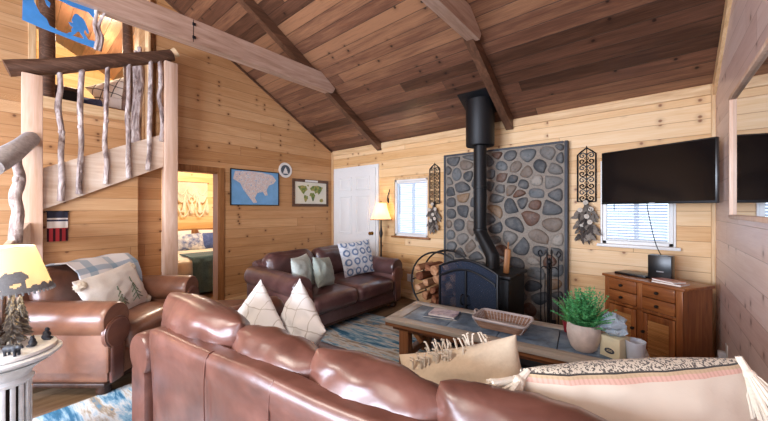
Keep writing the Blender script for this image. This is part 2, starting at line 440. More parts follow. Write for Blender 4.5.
# rafters and collar ties
def rafter(x, wd=.09):
    f = MB(); P = [(4.08, EZ-.13), (4.08, EZ), (0, roof(0)), (0, roof(0)-.14)]; yz_prism(P, x-wd/2, x+wd/2, f)
    P = [(-4.08, EZ-.13), (-4.08, EZ), (0, roof(0)), (0, roof(0)-.14)]; yz_prism(P, x-wd/2, x+wd/2, f)
    return f
def tie(x0, x1):
    f = MB(); yz_prism([(-3.0, 3.08), (-2.77, 3.31), (2.77, 3.31), (3.02, 3.15), (2.98, 3.08)], x0, x1, f); return f
for x, l1, l2 in ((-3.59, 'brown rafter running down the ceiling to the wall above the white door', 'horizontal tie beam crossing the room above the stair railing'),
                  (-1.40, 'brown rafter running down the ceiling beside the black stovepipe', 'horizontal tie beam at the top, joined to the rafter by the stovepipe')):
    r = struct(rafter(x).build('rafter', M['rafter'], smooth=False), l1)
    b = struct(tie(x-.02, x+.09).build('tie_beam', M['beam'], smooth=False), l2)
    if x < -3:
        n = MB()
        for z in (3.14, 3.25): n.lathe([(0, 0), (.014, 0), (.014, .01), (.006, .016), (0, .016)], 8)
        bb = MB()
        for z in (3.13, 3.26): bb.box((x+.096, 1.18, z), (.012, .03, .03), bev=.004)
        bb.bb((x+.089, 1.172, 3.085), (x+.0915, 1.178, 3.305)); bb.build('bolt_plate', M['black'], b); n.bm.free()
# ------------------------------------------------------------------ windows
glass = NT('window_glass', .02, '#ffffff'); glass.set('Transmission Weight', 1.); glass.set('IOR', 1.1)
bl = NT('blind_slat', .5, '#e9eef5'); bl.set('Transmission Weight', 0)
tr = bl.new('ShaderNodeBsdfTranslucent'); tr.inputs[0].default_value = lin('#dfe9f6'); mx = bl.new('ShaderNodeMixShader'); mx.inputs[0].default_value = .55
bl.l.new(bl.b.outputs[0], mx.inputs[1]); bl.l.new(tr.outputs[0], mx.inputs[2]); bl.l.new(mx.outputs[0], bl.n['Material Output'].inputs[0])
def window(name, w, blabel):
    x0, x1, z0, z1 = w; g = MB()
    fw = .035
    for a, b in (((x0, 4.10, z0), (x0+fw, 4.2, z1)), ((x1-fw, 4.10, z0), (x1, 4.2, z1)), ((x0, 4.10, z0), (x1, 4.2, z0+fw)), ((x0, 4.10, z1-fw), (x1, 4.2, z1))): g.bb(a, b, .004, 1)
    xm = (x0+x1)/2; g.bb((xm-.02, 4.16, z0+fw), (xm+.02, 4.2, z1-fw), .003, 1)
    o = struct(g.build(name, M['white'])); 
    MB().bb((x0+fw, 4.178, z0+fw), (x1-fw, 4.184, z1-fw)).build('pane', glass.m, o)
    MB().bb((x0-.05, YB-.05, z0-.03), (x1+.05, YB, z0), .006).build('sill', M['jamb'] if name == 'window_1' else M['white'], o)
    c = MB(); c.bb((x0-.018, YB-.014, z0), (x0, YB, z1+.03), .003, 1); c.bb((x1, YB-.014, z0), (x1+.018, YB, z1+.03), .003, 1); c.bb((x0, YB-.014, z1), (x1, YB, z1+.03), .003, 1)
    c.build('casing', M['trim'] if name == 'window_1' else M['white'], o)
    b = thing('window_blind', blabel, 'blind', ((x0+x1)/2, 4.13, z0), 0, 'white slatted window blinds')
    s = MB(); h = z1-z0-fw*2; n = int(h/.028); hw = (x1-x0)/2-fw-.004
    for i in range(n): s.box((0, 0, fw+.02+i*h/n), (hw*2, .026, .0022), (R(38), 0, 0))
    s.build('slats', bl.m, b, smooth=False)
    MB().bb((-hw, -.022, z1-z0-fw-.03), (hw, .022, z1-z0-fw-.002), .004).build('headrail', M['white'], b)
    MB().bb((-hw, -.012, fw+.002), (hw, .012, fw+.016), .004).build('bottom_rail', M['white'], b)
    cd = MB()
    for x in (-hw*.6, hw*.6): cd.tube([(x, -.016, fw+.01), (x, -.016, z1-z0-fw-.03)], .0015, 6)
    cd.build('ladder_cord', M['white'], b)
    MB().tube([(-hw+.06, -.026, z1-z0-.09), (-hw+.06, -.027, z0*0+.35)], .004, 8).build('tilt_wand', M['iron'], b)
window('window_1', W1, 'white slatted blind in the window between the door and the stone wall')
window('window_2', W2, 'white slatted blind in the window half hidden behind the television')
# ------------------------------------------------------------------ door
d = MB(); dx0, dx1, dz = -4.71, -3.66, 2.135
d.bb((dx0, YB-.045, 0), (dx1, YB-.005, dz), .004, 1)
do = struct(d.build('door_1', M['white'])); do['label'] = 'white six-panel door in the corner behind the loveseat'
dw = dx1-dx0
for i, (za, zb) in enumerate(((.2, .82), (.96, 1.66), (1.76, 2.0))):
    for sgn in (0, 1):
        xa = dx0+.13+sgn*(dw-.26+.1)/2; xb = xa+(dw-.26-.1)/2
        p = MB(); y = YB-.045
        for a, b in (((xa, za), (xb, za+.022)), ((xa, zb-.022), (xb, zb)), ((xa, za), (xa+.022, zb)), ((xb-.022, za), (xb, zb))): p.bb((a[0], y-.009, a[1]), (b[0], y+.004, b[1]), .006, 2)
        p.bb((xa+.05, y-.007, za+.05), (xb-.05, y+.004, zb-.05), .006, 2); p.build('panel', M['white'], do)
k = MB(); k.lathe([(0, 0), (.032, 0), (.032, .006), (.012, .012), (.012, .035), (.028, .045), (.033, .06), (.026, .075), (0, .08)], 20)
ko = k.build('knob', M['brass'], do, loc=(dx1-.07, YB-.045, 1.0), rot=(R(90), 0, 0))
f = MB(); f.bb((dx1, YB-.03, 0), (dx1+.055, YB, dz+.06), .004, 1); f.bb((dx0-.055, YB-.03, dz), (dx1, YB, dz+.06), .004, 1); f.bb((dx0-.055, YB-.03, 0), (dx0, YB, dz), .004, 1)
struct(f.build('trim_11', M['white']))
# ------------------------------------------------------------------ stair railing
st = thing('stair_railing', 'rustic log stair railing with crooked branch balusters and square pine posts', 'railing', (-4.62, .13, 0))
O = Vector((-4.62, .13, 0))
def rel(p): return Vector(p)-O
for y, ztop in ((.129, 2.72), (1.285, 3.24)):
    MB().bb(rel((-4.69, y-.07, 0)), rel((-4.55, y+.07, ztop)), .008).build('post', M['post'], st)
rail = [(-4.62, -.03, 2.735), (-4.62, .3, 2.87), (-4.61, .7, 3.06), (-4.63, 1.0, 3.20), (-4.62, 1.31, 3.35)]
MB().tube([rel(p) for p in rail], [.072, .078, .072, .07, .066], 14, 3, wob=.12).build('handrail', M['log'], st)
cap = MB(); cap.tube([rel((-4.62, 1.30, 3.355)), rel((-4.60, 1.355, 3.40))], [.05, .055], 14, wob=.1, seed=3).build('rail_end', M['cutwood'], st)
f = MB(); s0 = .19; 
Mx = Matrix(((0, 0, 1, -4.655), (1, 0, 0, 0), (0, 1, 0, 0), (0, 0, 0, 1)))
f.prism([(.2, 1.414), (1.215, 1.94), (1.215, 2.345), (.2, 1.826)], .04, Matrix.Translation(-O) @ Mx, bev=.003); f.build('stringer', M['skirt'], st)
def zr(y): return 2.735+.46*(y+.03)
def branch(p0, p1, r, seed, nm='baluster', bend=.02):
    rnd = random.Random(seed); n = 7; pts = []
    for i in range(n):
        t_ = i/(n-1); p = Vector(p0).lerp(Vector(p1), t_); k = math.sin(PI*t_)
        pts.append(p+Vector(((rnd.random()-.5)*bend*1.4*k, (rnd.random()-.5)*bend*2.2*k, 0)))
    b = MB(); b.tube(pts, [r*(1.12-.2*i/(n-1)+(rnd.random()-.5)*.2) for i in range(n)], 10, 4, wob=.16, seed=seed)
    for _ in range(3):
        t_ = rnd.uniform(.2, .85); i = int(t_*(n-1)); p = pts[i]
        b.ball(p+Vector((.3*r, (rnd.random()-.5)*r, 0)), r*.75, 8, (1, 1, 1.5), .2)
    return b.build(nm, M['branch'], st)
def yz_at(u, v, x):
    a = (u-384)/318; dx, dy = -.6494+.7604*a, .7604+.6494*a; tt = x/dx; return dy*tt, HC+(209-v)/318*tt
XB = -4.585
for i, (ub, vb, ut, vt) in enumerate(((61, 201, 58.5, 72), (79, 194, 82, 69), (105.5, 184, 107.6, 66), (129, 178, 128.5, 64), (148, 170, 150, 61))):
    yb, zb = yz_at(ub, vb, XB); yt, zt = yz_at(ut, vt, -4.62)
    branch(rel((XB, yb, zb)), rel((-4.60, yt, zr(yt)+.01)), .024 if i != 2 else .021, 20+i, bend=.017)
branch(rel((-4.60, 1.19, 2.25)), rel((-4.61, 1.17, zr(1.17))), .025, 41, bend=.04)
# lower flight rail, its branch and its board
MB().tube([rel(p) for p in ((-4.56, .12, 2.10), (-4.1, .05, 1.95), (-3.7, -.02, 1.82), (-3.3, -.10, 1.69))], [.062, .066, .07, .07], 14, 3, wob=.1, seed=5).build('lower_handrail', M['loglight'], st)
branch(rel((-3.99, .02, 1.14)), rel((-4.0, .03, 1.92)), .036, 55)
f = MB(); f.tube([rel((-4.56, .1, 1.28)), rel((-3.3, -.12, 1.0))], .02, 4); f.bm.free()
f = MB(); dv = Vector((1.26, -.22, -.26)); 
f.box(rel((-3.93, -.01, 1.06)), (1.31, .04, .2), (0, math.atan2(.26, 1.26), -math.atan2(.22, 1.26)), .004, 1); f.build('lower_stringer', M['skirt'], st)
MB().bb(rel((-3.36, -.22, 0)), rel((-3.24, -.10, 1.72)), .008).build('post', M['post'], st)
# bare tree trunk post and slimmer limbs beside the loft opening
f = MB(); f.tube([(-5.48, 1.03, 2.74), (-5.48, 1.04, 3.3), (-5.49, 1.02, 4.15)], [.065, .06, .055], 12, 5, wob=.2, seed=2)
tag(f.build('log_post', M['log']), 'dark bark log post at the right end of the loft opening', 'post')
f = MB(); f.tube([(-5.50, .27, 2.74), (-5.50, .275, 3.4), (-5.50, .27, roof(.27)-.06)], [.075, .07, .068], 14, 4, wob=.15, seed=8)
tag(f.build('log_post', M['log']), 'peeled brown log post behind the hanging blue sign', 'post')
struct(MB().bb((-5.6, .74, 1.96), (-4.66, 1.13, 2.02), .004).build('stair_landing', M['trimy']))
struct(MB().bb((-5.6, .44, 1.78), (-4.66, .74, 1.84), .004).build('stair_tread', M['trimy']))
struct(MB().bb((-5.6, .14, 1.6), (-4.66, .44, 1.66), .004).build('stair_tread', M['trimy']))
for i, (y, x) in enumerate(((1.085, -5.35), (1.075, -5.2), (1.08, -5.05))):
    f = MB(); f.tube([(x, y, 2.02), (x-.02, y-.02, 2.5), (x+.01, y+.005, 3.1), (x, y-.01, 3.5)], [.035, .03, .032, .026], 8, 4, wob=.3, seed=30+i)
    tag(f.build('branch_pole', M['branch']), 'bare branch pole standing against the stairwell wall by the square post', 'branch', 'branch poles in the stairwell')
# ------------------------------------------------------------------ leather seating
M['lea_sofa'] = leather('sofa_leather', '#4a2d26', '#623d33', '#7b5146', .32, .4)
M['lea_love'] = leather('loveseat_leather', '#3f2828', '#553938', '#6f514e', .28, .4)
M['lea_chair'] = leather('chair_leather', '#603e2e', '#7a513e', '#916751', .33, .4)
M['lea_dark'] = leather('dark_leather', '#4a2a24', '#643c32', '#7c5242', .36, .3)
M['foot'] = wood('turned_foot', ['#24150e', '#3b2418', '#54362a'], 'Z', .4)

def arm_mesh(r, zc, y0, y1, side, z0=.1, waist=.085):
    """rolled arm: circle roll on a narrower panel, extruded along y; side=-1 left, +1 right"""
    prof = []
    for k in range(21):
        th = R(-50)+R(280)*k/20; prof.append((r*math.cos(th), zc+r*math.sin(th)))
    prof = [(waist, z0), (waist, zc-r*.95)]+prof+[(-waist, zc-r*.95), (-waist, z0)]
    mb = MB(); ys = [(y0, .90), (y0+.012, .975), (y0+.04, 1)]+[(y0+.04+(y1-y0-.08)*i/10, 1) for i in range(1, 10)]+[(y1-.04, 1), (y1-.012, .975), (y1, .90)]
    rings = []
    for i, (y, k) in enumerate(ys):
        ring = []
        for x, z in prof:
            q = mnoise.noise(Vector((x*5, y*4, z*5)))*.006
            ring.append(mb.bm.verts.new((x*k*(1+q*4), y, z0+(zc+r-z0)*0+(z if z <= z0+.01 else zc+(z-zc)*k+q))))
        rings.append(ring)
    n = len(prof)
    for A, B in zip(rings, rings[1:]):
        for k in range(n): mb.bm.faces.new((A[k], A[(k+1) % n], B[(k+1) % n], B[k]))
    mb.bm.faces.new(rings[0][::-1]); mb.bm.faces.new(rings[-1])
    return mb
def arm_front(r, zc, y, z0=.14, waist=.07):
    mb = MB(); b = bmesh.new()
    T = Matrix.Translation((0, y, zc)) @ Matrix.Rotation(R(-90), 4, 'X')
    q = MB(); q.lathe([(0, .022), (r*.5, .022), (r*.8, .016), (r*.9, 0), (r*.9, -.02), (0, -.02)], 24)
    me = bpy.data.meshes.new('t'); q.bm.to_mesh(me); q.bm.free(); b.from_mesh(me); bpy.data.meshes.remove(me); mb.merge(b, T)
    mb.tube([(r*.88*math.cos(2*PI*k/24), y+.006, zc+r*.88*math.sin(2*PI*k/24)) for k in range(24)], .006, 6, closed=True)
    mb.puff((0, y, (z0+zc-r*.6)/2), (waist*2*.85, .03, zc-r*.6-z0+.06), .02, 6)
    return mb
def couch(name, label, cat, loc, rz, W, D, mat, r=.13, zc=.57, seat_h=.45, back_h=.88, seats=2, backs=2, armlen=None, seed=0, frontmat=None):
    """x across, y forward (0 = rear plane), arms' centres at x=+-(W/2-r)"""
    t = thing(name, label, cat, loc, rz)
    xi = W/2-2*r+.02; armlen = armlen or D-.06
    MB().puff((0, D/2-.02, .205), (W-2*r+.1, D-.08, .21), .03, 10, amp=.003, seed=seed).build('base', mat, t)
    MB().bb((-W/2+r*.5, .06, .075), (W/2-r*.5, D-.07, .112), .01).build('base_rail', M['foot'], t)
    for sx in (-1, 1):
        for y in (.1, D-.13):
            MB().lathe([(0, 0), (.03, 0), (.046, .018), (.05, .04), (.04, .065), (.045, .08), (0, .08)], 16, (sx*(W/2-r), y, 0)).build('foot', M['foot'], t)
        a = arm_mesh(r, zc, .06, armlen, sx).build('arm', mat, t, loc=(sx*(W/2-r), 0, 0))
        arm_front(r, zc, armlen).build('arm_front', frontmat or M['lea_dark'], a)
    # back frame: leaning slab with rolled crest
    b = MB(); n = 12; rings = []
    prof = [(.0, .1), (.03, back_h-.2), (-.005, back_h-.1), (.02, back_h-.03), (.08, back_h), (.15, back_h-.03), (.2, back_h-.1), (.24, back_h-.22), (.27, .3), (.27, .1)]
    for i in range(n+1):
        x = -W/2+r*1.1+(W-2.2*r)*i/n; k = 1 if 0 < i < n else .94
        rings.append([b.bm.verts.new((x, .12+(y-.12)*k, z if z < .15 else .5+(z-.5)*(k if z > .5 else 1)+.008*mnoise.noise(Vector((x*4, y*3, z*3+seed))))) for y, z in prof])
    for A, B in zip(rings, rings[1:]):
        for k in range(len(prof)): b.bm.faces.new((A[k], A[(k+1) % len(prof)], B[(k+1) % len(prof)], B[k]))
    b.bm.faces.new(rings[0][::-1]); b.bm.faces.new(rings[-1]); b.build('back_frame', mat, t, ang=60)
    sw = 2*xi/seats
    for i in range(seats):
        x = -xi+sw*(i+.5)
        MB().puff((x, .2+(D-.2)/2, seat_h-.085), (sw-.004, D-.2, .2), .075, 14, (0, 0, .03), .008, 5, seed+i).build('seat_cushion', mat, t)
    bw = 2*(xi+.04)/backs
    for i in range(backs):
        x = -xi-.04+bw*(i+.5); MM = TM((x, .27, seat_h+.01), 0, R(14))
        MB().puff((0, 0, (back_h-seat_h+.05)/2), (bw-.004, .22, back_h-seat_h+.07), .1, 14, (0, .035, .02), .014, 5, seed+9+i, MM).build('back_cushion', mat, t)
    return t
# loveseat along the left wall, facing +X
couch('loveseat', 'dark brown leather two-seat loveseat with rolled arms below the two framed maps', 'loveseat', (-3.96, 2.80, 0), R(-90), 1.86, 1.18, M['lea_love'], .125, .48, .43, .78, 2, 2, 1.14, 3)
# armchair at the left
fv = Vector((.76, .65)).normalized()
cc = Vector((-3.46, .89))-fv*.97
couch('armchair', 'wide tan leather armchair with rolled arms in front of the stairs', 'armchair', (cc.x, cc.y, 0), math.atan2(-fv.x, fv.y), 1.22, 1.0, M['lea_chair'], .13, .48, .46, .86, 1, 1, .97, 17)
# ottoman in front of the armchair
oc = Vector((-3.46, .89))+fv*.52+Vector((-fv.y, fv.x))*.02
ot = thing('ottoman', 'brown leather ottoman pushed up in front of the tan armchair', 'ottoman', (oc.x, oc.y, 0), math.atan2(-fv.x, fv.y))
MB().puff((0, 0, .2), (.84, .58, .22), .03, 8, amp=.003).build('base', M['lea_sofa'], ot)
MB().puff((0, 0, .375), (.9, .64, .18), .075, 14, (0, 0, .035), .007, 5, 4).build('cushion', M['lea_sofa'], ot)
for sx in (-1, 1):
    for sy in (-1, 1): MB().lathe([(0, 0), (.03, 0), (.046, .018), (.05, .04), (.04, .065), (.045, .1), (0, .1)], 16, (sx*.35, sy*.22, 0)).build('foot', M['foot'], ot)
# ------------------------------------------------------------------ big sofa seen from behind
SR = math.atan2(.355, 2.35)
SO = Vector((-2.05, .435, 0))          # outer rear left corner of the back; local x along back, y forward
so = thing('sofa', 'long brown leather sofa with its smooth back turned to the viewer', 'sofa', SO, SR)
LB = 2.17
b = MB()
b.puff((LB/2+.035, .055, .45), (LB-.07, .11, .72), .032, 26, (0, .012, .004), .007, 3.2, 2)
for v in b.bm.verts:
    if v.co.y < .05 and v.co.z < .72:                      # slack vertical folds of the rear panels
        k = min(1, (.74-v.co.z)*3); v.co.y -= k*.012*math.sin(v.co.x*17+2.2*math.sin(v.co.x*3+v.co.z*1.5)); v.co.y += (.8-v.co.z)*.05
    if v.co.z > .79: v.co.z += .004*math.sin(v.co.x*9)
b.build('back_frame', M['lea_sofa'], so, ang=60)
for x in (.62, 1.03, 1.58):
    w_ = MB(); w_.tube([(x, .112, .797), (x, .06, .805), (x, .004, .79), (x+.004, -.008, .6), (x, .014, .3), (x, .03, .12)], .0028, 6, 4)
    w_.build('seam', M['lea_dark'], so)
MB().puff((LB/2, .52, .2), (LB, .86, .2), .03, 10, amp=.003).build('base', M['lea_sofa'], so)
for i in range(3):
    MB().puff((LB*(i+.5)/3, .6, .385), (LB/3-.004, .76, .2), .07, 14, (0, 0, .03), .008, 5, 30+i).build('seat_cushion', M['lea_sofa'], so)
for sx, x, ra, za_ in ((-1, -.075, .115, .53), (1, LB+.06, .09, .42)):
    a = arm_mesh(ra, za_, .02, .94, sx).build('arm', M['lea_sofa'], so, loc=(x, 0, 0))
    arm_front(ra, za_, .94).build('arm_front', M['lea_dark'], a)
for x in (.05, LB-.05):
    for y in (.1, .85): MB().lathe([(0, 0), (.03, 0), (.046, .018), (.05, .04), (.04, .065), (.045, .1), (0, .1)], 16, (x, y, 0)).build('foot', M['foot'], so)
# loose leather back cushions, slumped against the back
def back_cushion(x0, x1, tilt, lean, h, seed, dz=0, y=.245):
    mb = MB(); w = x1-x0
    MM = TM(((x0+x1)/2, y, .47+dz), 0, R(lean), R(tilt))
    mb.pillow(w*1.2, h, .27, 30, .05, .0075, seed, MM, 0, .40, .5)
    o = mb.build('back_cushion', M['lea_sofa'], so, ang=70)
    p = MB(); hw = w/2-.02
    pts = [(-hw, 0, .08), (-hw*1.0, 0, h*.55), (-hw*.96, 0, h-.06), (-hw*.75, 0, h+.006), (0, 0, h+.03), (hw*.75, 0, h+.006), (hw*.96, 0, h-.06), (hw, 0, h*.55), (hw, 0, .08)]
    return o
back_cushion(-.03, .60, 4, 12, .50, 51)
back_cushion(.60, 1.10, 4, 12, .43, 52)
back_cushion(1.09, 1.61, 3, 12, .44, 53)
back_cushion(1.60, 2.15, 2, 12, .47, 54)
# ------------------------------------------------------------------ pillows and blankets
def stripes_mat(name, base, fn): 
    t = NT(name, .92, spec=.15); o = t.obj(); x, y, z = t.sep(o)
    col = fn(t, x, y, z, base); t.set('Base Color', col); t.bump(t.noise(o, 90, 3), .25, .003); t.set('Sheen Weight', .2); return t.m
def line_net(t, x, y, z, base):       # pale cloth with thin crossing branch-like lines
    a = t.noise(t.comb(x, z, 0), 4, 3, .5)
    u = t.m_('ADD', t.m_('MULTIPLY', x, 7), t.m_('MULTIPLY', z, 5)); v = t.m_('SUBTRACT', t.m_('MULTIPLY', x, 6), t.m_('MULTIPLY', z, 8))
    u = t.m_('ABSOLUTE', t.m_('SUBTRACT', t.m_('FRACT', t.m_('ADD', u, t.m_('MULTIPLY', a, 1.5))), .5)); v = t.m_('ABSOLUTE', t.m_('SUBTRACT', t.m_('FRACT', t.m_('ADD', v, t.m_('MULTIPLY', a, 1.2))), .5))
    k = t.sstep(t.m_('MINIMUM', u, v), .012, .04, .7, 0.)
    return t.mix(k, base, '#9a9288')
M['lines'] = stripes_mat('line_pattern_cloth', '#d9d7d6', line_net)
M['white_cloth'] = fabric('white_cloth', '#dedbd6', '#eeebe6', 70)
M['cream'] = fabric('cream_cloth', '#cbb99f', '#dccbb2', 60)
M['tuft'] = fabric('tuft_cotton', '#cdc1ae', '#dfd4c2', 120, bump=.6)
M['sage'] = fabric('sage_cloth', '#8d9a94', '#b2bdb4', 50)
M['sagel'] = fabric('pale_sage_cloth', '#aab6b2', '#ced6d0', 50)
def ring_pat(t, x, y, z, base):
    f = [t.m_('SUBTRACT', t.m_('FRACT', t.m_('MULTIPLY', q, 7.5)), .5) for q in (x, z)]
    d = t.m_('SQRT', t.m_('ADD', t.m_('MULTIPLY', f[0], f[0]), t.m_('MULTIPLY', f[1], f[1])))
    k = t.sstep(t.m_('ABSOLUTE', t.m_('SUBTRACT', d, .3)), .05, .12, .9, 0.)
    n = t.sstep(t.noise(t.comb(x, z, 0), 18, 3), .5, .62, 0., .55)
    return t.mix(k, t.mix(n, base, '#8499b0'), '#51709a')
M['rings'] = stripes_mat('blue_ring_cloth', '#d9dde2', ring_pat)
def ikat(t, x, y, z, base):
    c = t.ramp(z, [(0, base), (.428, base), (.429, '#caa292'), (.438, '#caa292'), (.439, '#b8a080'), (.447, '#b8a080'), (.448, '#35322f'), (.451, '#35322f'), (.452, '#c4b8a4'), (1, '#c4b8a4')], 'CONSTANT')
    ch = t.m_('GREATER_THAN', t.noise(t.comb(t.m_('MULTIPLY', x, 170), t.m_('MULTIPLY', y, 170), t.m_('MULTIPLY', z, 80)), 1, 1), .53)
    msk = t.m_('MULTIPLY', t.m_('GREATER_THAN', z, .452), ch)
    st_ = t.m_('MULTIPLY', t.m_('MULTIPLY', t.m_('GREATER_THAN', z, .43), t.m_('LESS_THAN', z, .447)), t.m_('GREATER_THAN', t.m_('FRACT', t.m_('MULTIPLY', x, 75)), .6))
    return t.mix(t.m_('MULTIPLY', st_, .22), t.mix(msk, c, '#57504a'), '#8a6a52')
M['ikat'] = stripes_mat('cream_band_cloth', '#c9bba9', ikat)
def piped(mb, w, h, rad=.005): pass
def cushion(name, label, loc, rz, rx, ry, w, h, t, mat, seed=0, group=None, pinch=.07, cat='pillow', ex=.5):
    o = MB().pillow(w, h, t, 28, pinch, .006, seed, None, 0, ex).build(name, mat, ang=80)
    o.location = loc; o.rotation_euler = Euler((rx, ry, rz), 'XYZ'); 
    return tag(o, label, cat, group)
# two pale patterned pillows at the left end of the sofa
def onsofa(x, y, z=0): return SO+Matrix.Rotation(SR, 3, 'Z') @ Vector((x, y, z))
p = onsofa(.14, .60, .485)-Vector((.085, .07, 0)); cushion('throw_pillow', 'white pillow with thin grey branch lines, left of two standing on the long sofa', p, SR+R(-12), R(-14), R(38), .45, .43, .16, M['lines'], 4)
p = onsofa(.36, .70, .465)-Vector((.04, .025, 0)); cushion('throw_pillow', 'white pillow with a plain left side, right of two standing on the long sofa', p, SR+R(-22), R(-12), R(30), .46, .45, .17, M['lines'], 7)
# cream fringed pillow
p = onsofa(1.58, .57, .45)
q = cushion('fringed_pillow', 'cream pillow with a tufted fringe leaning on the brown sofa cushions', p, SR+R(8), R(-24), R(-19), .58, .38, .18, M['cream'], 12)
f = MB(); rnd = random.Random(5)
for k in range(46):
    s = rnd.random(); x = -.12+s*.28; z = .375+rnd.uniform(-.05, .02); y = rnd.uniform(-.05, .05)
    a = rnd.uniform(0, 2*PI); f.tube([(x, y, z-.02), (x+.012*math.cos(a), y+.01*math.sin(a), z+.02), (x+.022*math.cos(a), y+.02*math.sin(a), z+.02)], [.005, .0045, .003], 5, 2)
for k in range(26):
    x = -.20+.2*rnd.random(); z = .34+.04*rnd.random(); f.tube([(x, -.06, z-.04), (x+.01, -.07, z-.012), (x+rnd.uniform(-.02, .02), -.075, z-.004)], [.006, .005, .004], 5, 2)
f.build('fringe', M['tuft'], q)
# long lumbar pillow with band pattern and tassels at the right end
p = Vector((-.012, 1.165, .505))
q = cushion('lumbar_pillow', 'large cream lumbar pillow with pink and black woven band and corner tassels', p, R(40), R(-6), R(-3), .64, .46, .22, M['ikat'], 15, pinch=-.05)
def tassel(par, c, d, n=46, L=.1, seed=0):
    rnd = random.Random(seed); f = MB(); d = Vector(d).normalized(); c = Vector(c)
    f.tube([c-d*.03, c, c+d*.012], [.008, .012, .016], 8, 2); f.ball(c+d*.02, .02, 8)
    for k in range(n):
        a = rnd.uniform(0, 2*PI); r = .024*math.sqrt(rnd.random()); o_ = d.orthogonal(); o2 = d.cross(o_)
        e = (o_*math.cos(a)+o2*math.sin(a))*r
        f.tube([c+d*.022+e*.5, c+d*(.05)+e*1.0, c+d*(L*rnd.uniform(.85, 1.05))+e*1.7+Vector((rnd.uniform(-.006, .006),)*3)], [.005, .0055, .005], 5, 2)
    return f.build('tassel', M['tuft'], par)
tassel(q, (.32, -.015, .44), (.12, -.25, -.95), 80, .12, 1)
tassel(q, (-.32, -.01, .44), (-.7, -.25, -.45), 50, .09, 2)
# loveseat pillows
cushion('throw_pillow', 'pale sage pillow tucked against the near arm of the loveseat', (-3.14, 2.28, .48), R(120), R(-16), R(0), .42, .40, .18, M['sagel'], 21)
cushion('throw_pillow', 'darker sage green pillow in front on the loveseat', (-3.06, 2.50, .47), R(112), R(-16), R(8), .40, .37, .18, M['sage'], 22)
cushion('throw_pillow', 'white and blue ring-patterned square pillow at the far end of the loveseat', (-3.23, 3.28, .47), R(82), R(-18), R(-3), .58, .50, .16, M['rings'], 23)
# armchair pillow with pine trees and pompoms
cpos = lambda x, y, z: Vector((cc.x, cc.y, 0))+Matrix.Rotation(math.atan2(-fv.x, fv.y), 3, 'Z') @ Vector((x, y, z))
q = cushion('tree_pillow', 'white pillow with green pine trees and pompom corners on the tan armchair', cpos(.0, .66, .46), math.atan2(-fv.x, fv.y)+PI+R(8), R(-22), R(-4), .72, .44, .19, M['white_cloth'], 31)
for x, z in ((-.31, .38), (.31, .38), (-.31, .03), (.31, .03)):
    MB().ball((x, 0, z), .045, 12, amp=.25, freq=6, seed=int(x*10)).build('pompom', M['tuft'], q)
M['treegreen'] = plain('pine_print', '#6d7d68', .9)
f = MB()
for x, s in ((-.09, 1), (.1, 1.2)):
    for k in range(5):
        z = .10+k*.033*s; hw = (.058-k*.01)*s
        yy = -.082-.006*(k in (1, 2, 3))
        f.tube([(x-hw, yy+.004, z-.018), (x, yy-.012, z+.02), (x+hw, yy+.004, z-.018)], .004, 5)
    f.tube([(x, -.088, .07), (x, -.094, .10+.17*s)], .004, 5)
f.build('tree_print', M['treegreen'], q)
def plaid(t, x, y, z, base):
    def band(v, s, a): return t.sstep(t.m_('ABSOLUTE', t.m_('SUBTRACT', t.m_('FRACT', t.m_('MULTIPLY', v, s)), .5)), a, a+.03, 1., 0.)
    u = t.m_('ADD', y, t.m_('MULTIPLY', z, -.0))
    k1 = band(x, 4.2, .13); k2 = band(t.m_('SUBTRACT', y, z), 3.4, .12)
    c = t.mix(t.m_('MULTIPLY', k1, .65), base, '#7fa0b8'); return t.mix(t.m_('MULTIPLY', k2, .6), c, '#6f95b4')
M['plaid'] = stripes_mat('blue_plaid_wool', '#e6e7ea', plaid)
def drape(u, v):      # over the crest of the armchair back
    x = -.36+.62*u+.02*math.sin(v*6)
    P = [(-.02, .50), (-.03, .74), (-.01, .87), (.1, .90), (.24, .945), (.36, .95), (.45, .87), (.49, .76), (.51, .66)]
    s = v*(len(P)-1); i = min(int(s), len(P)-2); f_ = s-i
    y = P[i][0]*(1-f_)+P[i+1][0]*f_; z = P[i][1]*(1-f_)+P[i+1][1]*f_
    return (x, y+.012*math.sin(u*9+v*2), z+.006*math.sin(u*13)+.01)
o = MB().sheet(drape, 24, 32, .012).build('throw_blanket', M['plaid'], ang=80)
o.location = (cc.x, cc.y, 0); o.rotation_euler = (0, 0, math.atan2(-fv.x, fv.y))
tag(o, 'white and blue plaid blanket folded over the back of the tan armchair', 'blanket')
# rug
t = NT('distressed_rug', .95, spec=.1); o_ = t.obj(); x, y, z = t.sep(o_)
v = t.comb(t.m_('MULTIPLY', x, 1.0), t.m_('MULTIPLY', y, 5.5), 0); a = t.noise(v, 1.2, 6, .65, .8); c2 = t.noise(t.comb(t.m_('MULTIPLY', x, 3), t.m_('MULTIPLY', y, 16), 0), 1.5, 5, .6)
f_ = t.m_('ADD', t.m_('MULTIPLY', a, .65), t.m_('MULTIPLY', c2, .35))
t.set('Base Color', t.ramp(f_, [(.3, '#254a66'), (.42, '#44789a'), (.47, '#8fb2c6'), (.52, '#d4d6d4'), (.58, '#a8977f'), (.63, '#5888a6'), (.74, '#d8dad8')])); t.bump(t.noise(o_, 150, 3), .5, .006)
M['rug'] = t.m
f = MB(); f.bb((-1.93, -1.45, 0), (1.35, 1.75, .012), .004)
r = f.build("area_rug", M["rug"]); r.location = (-1.35, 1.5, .0); r.rotation_euler = (0, 0, R(4)); tag(r, "distressed blue and cream area rug under the coffee table", "rug")
